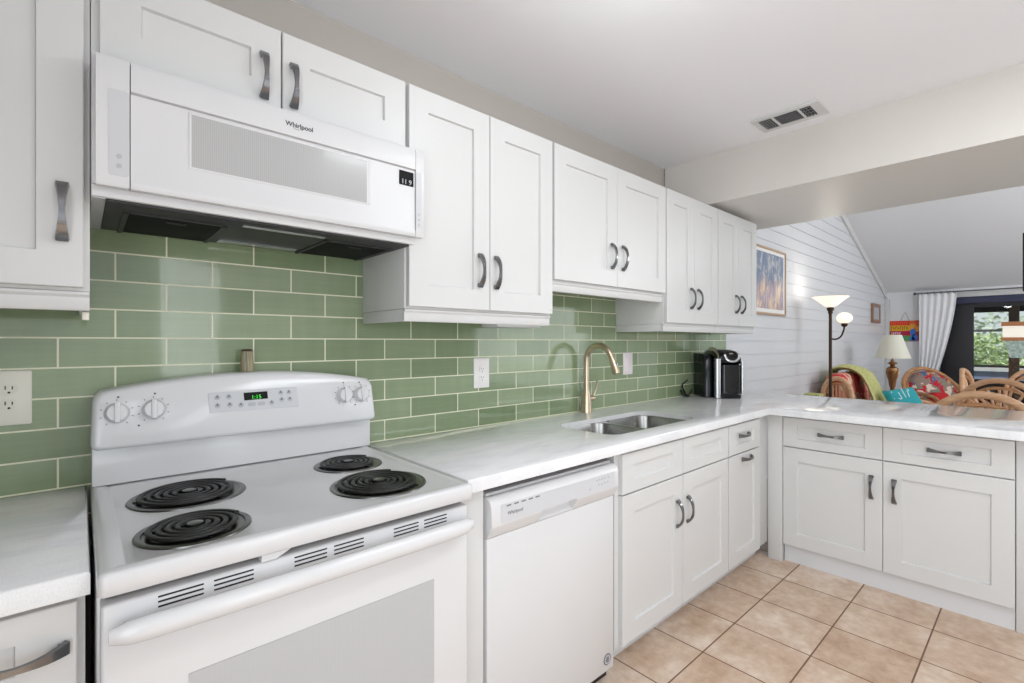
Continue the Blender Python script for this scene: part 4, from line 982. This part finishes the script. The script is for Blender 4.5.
shrub('taller grey-green tree beyond the low white wall outside', 17.8, -0.35, -0.15, 1.2, 1.30, 800, 'leaf_grey', 'garden_tree')
shrub('dense green shrub outside, behind the hanging lamp', 15.2, -2.75, -0.15, 0.7, 0.8, 1200, 'leaf', 'garden_shrub')

# ------------------------------------------------------------------ sofa, cushions, throw
SF = thing('sofa', 'rattan sofa with red floral cushions along the shiplap wall', 'sofa', (6.15, -0.5, 0))
SX0, SX1 = 5.92, 7.02
def loop_arm(x):      # narrow bent-cane loop closing the end of the sofa back
    return [Vector((x, -0.12, 0.0)), Vector((x, -0.12, 0.30))] + [Vector((x, -0.25+0.125*math.cos(a_), 0.72+0.165*math.sin(a_))) for a_ in [k*PI/20 for k in range(21)]] + [Vector((x, -0.40, 0.45)), Vector((x, -0.42, 0.30))]
for x in (SX0, SX1):
    bm = nb(); tube(bm, loop_arm(x), 0.026, 12); ar = obj('end_frame', bm, 'rattan_pale', SF)
    bm = nb(); tube(bm, [(x, -0.25+0.085*math.cos(a_), 0.72+0.115*math.sin(a_)) for a_ in [k*PI/16 for k in range(17)]] + [(x, -0.36, 0.45), (x, -0.37, 0.30)], 0.014, 8); obj('inner_loop', bm, 'rattan', ar)
    for k in range(6):
        y = -0.182-k*0.030; zt = 0.72+0.115*math.sqrt(max(0, 1-((y+0.25)/0.085)**2))
        bm = nb(); tube(bm, [(x, y-0.01, 0.30), (x, y, zt)], 0.008, 6); obj('spindle', bm, 'rattan_pale', ar)
    bm = nb(); tube(bm, bezier([(x, -0.40, 0.56), (x, -0.62, 0.60), (x, -0.86, 0.58), (x, -0.93, 0.45), (x, -0.92, 0.0)], 6), 0.026, 10); obj('armrest', bm, 'rattan_pale', SF)
for y, z in ((-0.90, 0.30), (-0.12, 0.30), (-0.12, 0.74)):
    bm = nb(); tube(bm, [(SX0, y, z), (SX1, y, z)], 0.022, 10); obj('rail', bm, 'rattan', SF)
def cushion(bm, x0, x1, y0, y1, z0, z1, b_=0.05): box(bm, x0, x1, y0, y1, z0, z1, b_, 5); return bm
obj('seat_cushion', cushion(nb(), SX0+0.04, SX1-0.04, -0.90, -0.24, 0.32, 0.47), 'floral_red', SF)
for x0, x1 in ((SX0+0.04, (SX0+SX1)/2-0.005), ((SX0+SX1)/2+0.005, SX1-0.04)):
    bm = cushion(nb(), x0, x1, -0.34, -0.17, 0.475, 0.935, 0.07)
    bmesh.ops.transform(bm, matrix=Matrix.Translation((0, -0.25, 0.475)) @ Matrix.Rotation(-0.12, 4, 'X') @ Matrix.Translation((0, 0.25, -0.475)), verts=bm.verts[:])
    obj('back_cushion', bm, 'floral_red', SF)
# throw draped over the sofa back
bm = nb(); rows = []
path = bezier([(0, -0.06, 0.62), (0, -0.07, 0.84), (0, -0.12, 0.955), (0, -0.24, 0.972), (0, -0.36, 0.90), (0, -0.44, 0.72), (0, -0.50, 0.50)], 5)
for i in range(31):
    s = i/30; x = 6.22+s*0.36
    wob = 0.014*math.sin(s*21)+0.012*math.sin(s*37+1)
    rows.append([bm.verts.new((x+0.30*max(0, (p.y+0.12)/-0.4)*(0.5+0.5*s), p.y-wob*0.9, p.z+wob+0.008*math.sin(s*7))) for p in path])
for i in range(30):
    for j in range(len(path)-1): bm.faces.new((rows[i][j], rows[i+1][j], rows[i+1][j+1], rows[i][j+1]))
bmesh.ops.recalc_face_normals(bm, faces=bm.faces[:]); bmesh.ops.solidify(bm, geom=bm.faces[:], thickness=0.012)
tag(obj('throw_blanket', bm, 'throw', angle=80), 'lime green knit throw draped over the sofa back', 'blanket')
# red stool with a folded blanket beside the floor lamp
g = thing('stool', 'red-topped stool just left of the bronze floor lamp, barely above the counter', 'stool', (5.32, -0.20, 0))
bm = nb(); lathe(bm, [(0.10, 0.60), (0.115, 0.62), (0.115, 0.675), (0.10, 0.69), (0, 0.692)], (5.32, -0.20, 0), 24, cap1=False); obj('seat', bm, 'red', g)
for k in range(4):
    a_ = PI/4+k*PI/2; bm = nb(); tube(bm, [(5.32+0.10*math.cos(a_), -0.20+0.10*math.sin(a_), 0), (5.32+0.08*math.cos(a_), -0.20+0.08*math.sin(a_), 0.602)], 0.014, 8); obj('leg', bm, 'rattan', g)
bm = nb(); box(bm, 5.25, 5.39, -0.28, -0.12, 0.694, 0.735, 0.02, 4); box(bm, 5.26, 5.385, -0.275, -0.13, 0.736, 0.770, 0.017, 4)
tag(obj('folded_blanket', bm, 'throw'), 'folded lime blanket on the red stool left of the floor lamp', 'blanket')
# teal pillow leaning on the sofa seat
g = thing('throw_pillow', 'teal pillow with white lettering at the right end of the sofa', 'pillow', (0, 0, 0))
bm = nb(); rows = []
def pill(n_=14, w_=0.23, h_=0.19, t_=0.07):
    bm = nb(); top = {}; bot = {}
    for i in range(n_+1):
        for j in range(n_+1):
            a_, b_ = -1+2*i/n_, -1+2*j/n_
            k = max(0.0, (1-a_**4)*(1-b_**4))**0.5
            edge = (abs(a_) == 1 or abs(b_) == 1)
            px_, pz_ = a_*w_*(1-0.06*(1-b_*b_)*0), b_*h_
            top[i, j] = bm.verts.new((px_, -t_*k, pz_)); bot[i, j] = top[i, j] if edge else bm.verts.new((px_, t_*k, pz_))
    for i in range(n_):
        for j in range(n_):
            bm.faces.new((top[i, j], top[i+1, j], top[i+1, j+1], top[i, j+1])); bm.faces.new((bot[i, j], bot[i, j+1], bot[i+1, j+1], bot[i+1, j]))
    return bm
obj('cushion', pill(), 'teal', g)
bm = nb()
for k, (x, h_, sl) in enumerate(((-0.16, 0.12, 0.02), (-0.105, 0.09, 0.0), (-0.06, 0.09, 0.0), (0.0, 0.14, 0.0), (0.05, 0.10, 0.02), (0.11, 0.13, -0.02), (0.15, 0.09, 0.0))):
    tube(bm, [(x, -0.071+abs(x)*0.1, 0.03), (x+sl, -0.067+abs(x)*0.12, 0.03+h_)], 0.008, 6)
tube(bm, [(-0.105, -0.069, 0.03), (-0.08, -0.072, 0.015), (-0.06, -0.07, 0.03)], 0.007, 6)
obj('lettering', bm, 'whitefab', g)
g.location = (6.58, -0.70, 0.635); g.rotation_euler = (math.radians(-30), math.radians(-8), math.radians(-42)); g.scale = (0.74, 0.74, 0.74)

# ------------------------------------------------------------------ round lounge chair
RC = thing('lounge_chair', 'round-backed rattan lounge chair with floral cushion near the curtain', 'lounge chair', (0, 0, 0))
# local: faces -y
ring_pts = [(0.44*math.cos(a_), 0.10+0.30*abs(math.sin(a_))**0.8*(1 if math.sin(a_) > -0.2 else 0.2)-0.04, 0.62+0.42*math.sin(a_)) for a_ in [k*2*PI/40 for k in range(40)]]
bm = nb(); tube(bm, ring_pts, 0.030, 12, closed=True); tube(bm, [(p[0]*0.86, p[1]-0.01, 0.62+(p[2]-0.62)*0.86) for p in ring_pts], 0.018, 8, closed=True); obj('back_ring', bm, 'rattan', RC)
for s in (-1, 1):
    bm = nb(); tube(bm, bezier([(s*0.40, 0.16, 0.72), (s*0.44, -0.10, 0.70), (s*0.43, -0.36, 0.66), (s*0.40, -0.46, 0.52), (s*0.38, -0.44, 0.30)], 6), 0.026, 10); tube(bm, bezier([(s*0.38, 0.10, 0.64), (s*0.40, -0.12, 0.62), (s*0.39, -0.32, 0.58), (s*0.37, -0.40, 0.45)], 6), 0.015, 8); obj('arm', bm, 'rattan', RC)
bm = nb(); lathe(bm, [(0.36, 0.26), (0.40, 0.29), (0.36, 0.32), (0, 0.32)], (0, -0.10, 0), 30, cap1=False); obj('seat_ring', bm, 'rattan', RC)
bm = nb(); lathe(bm, [(0.30, 0.0), (0.32, 0.02), (0.30, 0.05), (0.10, 0.10), (0.08, 0.258), (0.0, 0.259)], (0, -0.10, 0), 26, cap1=False); obj('swivel_base', bm, 'rattan', RC)
bm = nb(); lathe(bm, [(0.30, 0.325), (0.36, 0.36), (0.37, 0.41), (0.33, 0.45), (0, 0.47)], (0, -0.12, 0), 30, cap1=False); obj('seat_cushion', bm, 'floral', RC)
bm = nb(); lp = []
for k, (sc, y) in enumerate(((0.55, 0.30), (0.90, 0.27), (1.0, 0.20), (0.92, 0.11), (0.6, 0.06))):
    lp.append([(0.37*sc*math.cos(a_), y+0.12*sc*math.sin(a_)*0.6, 0.66+0.345*sc*math.sin(a_)) for a_ in [q_*2*PI/28 for q_ in range(28)]])
rings(bm, lp); obj('back_cushion', bm, 'floral', RC, angle=80)
bm = nb(); box(bm, -0.19, 0.05, -0.10, 0.04, 0.48, 0.70, 0.05, 4); obj('lumbar_cushion', bm, 'red', RC)
RC.scale = (0.87, 0.87, 0.87); RC.location = (8.42, -0.80, 0); RC.rotation_euler = (0, 0, math.radians(-42))

# ------------------------------------------------------------------ dining set
def make_chair():
    g = thing('dining_chair', '', 'dining chair', (0, 0, 0), 'rattan dining chairs')
    # local: faces +x
    outer = [(-0.235-0.05*(1-abs(math.cos(a_))), 0.285*math.cos(a_), 0.62+0.33*math.sin(a_)) for a_ in [k*PI/24 for k in range(25)]]
    outer = [(-0.16, 0.27, 0.42)] + outer + [(-0.16, -0.27, 0.42)]
    bm = nb(); tube(bm, outer, 0.0235, 12); obj('back_arch', bm, 'rattan_pale', g)
    inner = [(-0.235-0.05*(1-abs(math.cos(a_))), 0.245*math.cos(a_), 0.62+0.268*math.sin(a_)) for a_ in [k*PI/24 for k in range(25)]]
    inner = [(-0.16, 0.235, 0.43)] + inner + [(-0.16, -0.235, 0.43)]
    bm = nb(); tube(bm, inner, 0.013, 10); obj('inner_arch', bm, 'rattan', g)
    for k in range(9):
        y0 = -0.15+k*0.0375; a_ = PI*(0.86-0.72*k/8); y1 = 0.245*math.cos(a_)*-1*-1
        y1 = 0.245*math.cos(PI*(0.88-0.76*(8-k)/8))
        z1 = 0.62+0.268*math.sqrt(max(0, 1-(y1/0.245)**2))
        bm = nb(); tube(bm, [(-0.19, y0, 0.44), (-0.262-0.015, y1, z1)], 0.0095, 8); obj('spindle', bm, 'rattan_pale', g)
    bm = nb(); lathe(bm, [(0.235, 0.405), (0.25, 0.42), (0.24, 0.44), (0, 0.445)], (0, 0, 0), 28, cap1=False); obj('seat', bm, 'rattan', g)
    bm = nb(); lathe(bm, [(0.21, 0.4455), (0.23, 0.465), (0.21, 0.495), (0, 0.505)], (0.01, 0, 0), 28, cap1=False); obj('seat_cushion', bm, 'floral', g)
    for sx_, sy_ in ((1, 1), (1, -1), (-1, 1), (-1, -1)):
        bm = nb(); tube(bm, [(0.21*sx_, 0.20*sy_, 0.0), (0.165*sx_, 0.165*sy_, 0.408)], [0.018, 0.021], 10); obj('leg', bm, 'rattan', g)
    return g
ch0 = make_chair()
def copy_tree(o):
    c = o.copy(); C.objects.link(c)
    for ch in o.children:
        q = ch.copy(); C.objects.link(q); q.parent = c
        for cc in ch.children:
            q2 = cc.copy(); C.objects.link(q2); q2.parent = q
    return c
chairs = [(4.34, -1.44, 4, 'rattan dining chair nearest the peninsula, only its arched top showing'),
          (5.92, -1.50, -8, 'rattan dining chair behind the nearest one, its fanned back spindles showing'),
          (8.20, -1.66, 178, 'rattan dining chair across the table, in front of the door glass'),
          (7.50, -1.36, -95, 'rattan dining chair turned sideways next to the floral lounge chair')]
for i, (x, y, a_, lb) in enumerate(chairs):
    c = ch0 if i == 0 else copy_tree(ch0)
    c.location = (x, y, 0); c.rotation_euler = (0, 0, math.radians(a_)); c['label'] = lb
DT = thing('dining_table', 'round glass-topped dining table among the rattan chairs', 'table', (6.95, -2.05, 0))
bm = nb(); lathe(bm, [(0.545, 0.72), (0.55, 0.725), (0.55, 0.73), (0.545, 0.735)], (6.95, -2.05, 0), 40); obj('tabletop', bm, 'pane', DT)
bm = nb(); lathe(bm, [(0.24, 0), (0.22, 0.1), (0.12, 0.35), (0.2, 0.65), (0.24, 0.718), (0, 0.719)], (6.95, -2.05, 0), 24, cap1=False); obj('pedestal', bm, 'rattan', DT)

# hanging lamp over the table
PD = thing('pendant_lamp', 'two-tier hanging lamp, lit cream above pale green, with honey wood rims', 'pendant lamp', (5.6, -1.70, 1.15))
PXc, PYc = 5.555, -1.722
bm = nb()
def prect(hx, hy, z): return [(PXc-hx, PYc-hy, z), (PXc+hx, PYc-hy, z), (PXc+hx, PYc+hy, z), (PXc-hx, PYc+hy, z)]
rings(bm, [prect(0.235, 0.235, 1.394), prect(0.235, 0.235, 1.426), prect(0.215, 0.215, 1.426), prect(0.215, 0.215, 1.394), prect(0.235, 0.235, 1.394)], False, False); tr_ = obj('top_rim', bm, 'orangewood', PD)
bm = nb(); rings(bm, [prect(0.228, 0.228, 1.307), prect(0.228, 0.228, 1.393), prect(0.224, 0.224, 1.393), prect(0.224, 0.224, 1.307), prect(0.228, 0.228, 1.307)], False, False); obj('upper_shade', bm, 'capiz', PD)
bm = nb(); rings(bm, [prect(0.235, 0.235, 1.280), prect(0.235, 0.235, 1.306), prect(0.215, 0.215, 1.306), prect(0.215, 0.215, 1.280), prect(0.235, 0.235, 1.280)], False, False); obj('middle_rim', bm, 'orangewood', PD)
bm = nb(); rings(bm, [prect(0.190, 0.190, 1.148), prect(0.222, 0.222, 1.278), prect(0.216, 0.216, 1.278), prect(0.184, 0.184, 1.148), prect(0.190, 0.190, 1.148)], False, False); obj('lower_shade', bm, 'seaglass', PD)
bm = nb(); tube(bm, [(PXc, PYc, 1.42), (PXc, PYc, zc(PXc)-0.004)], 0.006, 8); tube(bm, [(PXc-0.22, PYc, 1.41), (PXc+0.22, PYc, 1.41)], 0.006, 8); obj('cord', bm, 'bronze', PD)
bm = nb(); tube(bm, [(PXc+0.0, PYc+0.225, 1.30), (PXc, PYc+0.19, 1.10)], 0.004, 6); obj('strap', bm, 'bark', PD)
# woven wood stand holding dark twigs under the hanging lamp (on the table)
g = thing('twig_vase', 'dark vase of tall bare twigs on the dining table, below the hanging lamp', 'vase', (6.90, -1.78, 0.736))
bm = nb(); lathe(bm, [(0.06, 0.7365), (0.085, 0.80), (0.07, 0.90), (0.05, 0.95), (0.045, 0.95), (0.04, 0.90), (0, 0.89)], (6.90, -1.78, 0), 22, cap1=False); obj('vessel', bm, 'bark', g)
for k in range(9):
    a_ = k*0.7; bm = nb(); tube(bm, [(6.90, -1.78, 0.90), (6.90+0.07*math.cos(a_), -1.78+0.07*math.sin(a_), 1.02), (6.90+0.15*math.cos(a_), -1.78+0.15*math.sin(a_), 1.20)], [0.008, 0.007, 0.004], 6); obj('twig', bm, 'bark', g)
# dark panel high at the right edge
g = thing('wall_screen', 'dark slim screen with a tan edge hanging high at the right edge of view', 'screen', (4.6, -1.56, 1.55))
obj('bezel', bx(4.55, 4.60, -2.10, -1.618, 1.60, 1.98, bev=0.004), 'black', g)
obj('back_cover', bx(4.605, 4.64, -2.06, -1.621, 1.76, 1.97, bev=0.004), 'woodframe', g)
bm = nb(); tube(bm, [(4.62, -1.85, 1.96), (4.62, -1.85, zc(4.62)-0.004)], 0.016, 10); obj('ceiling_mount', bm, 'black', g)
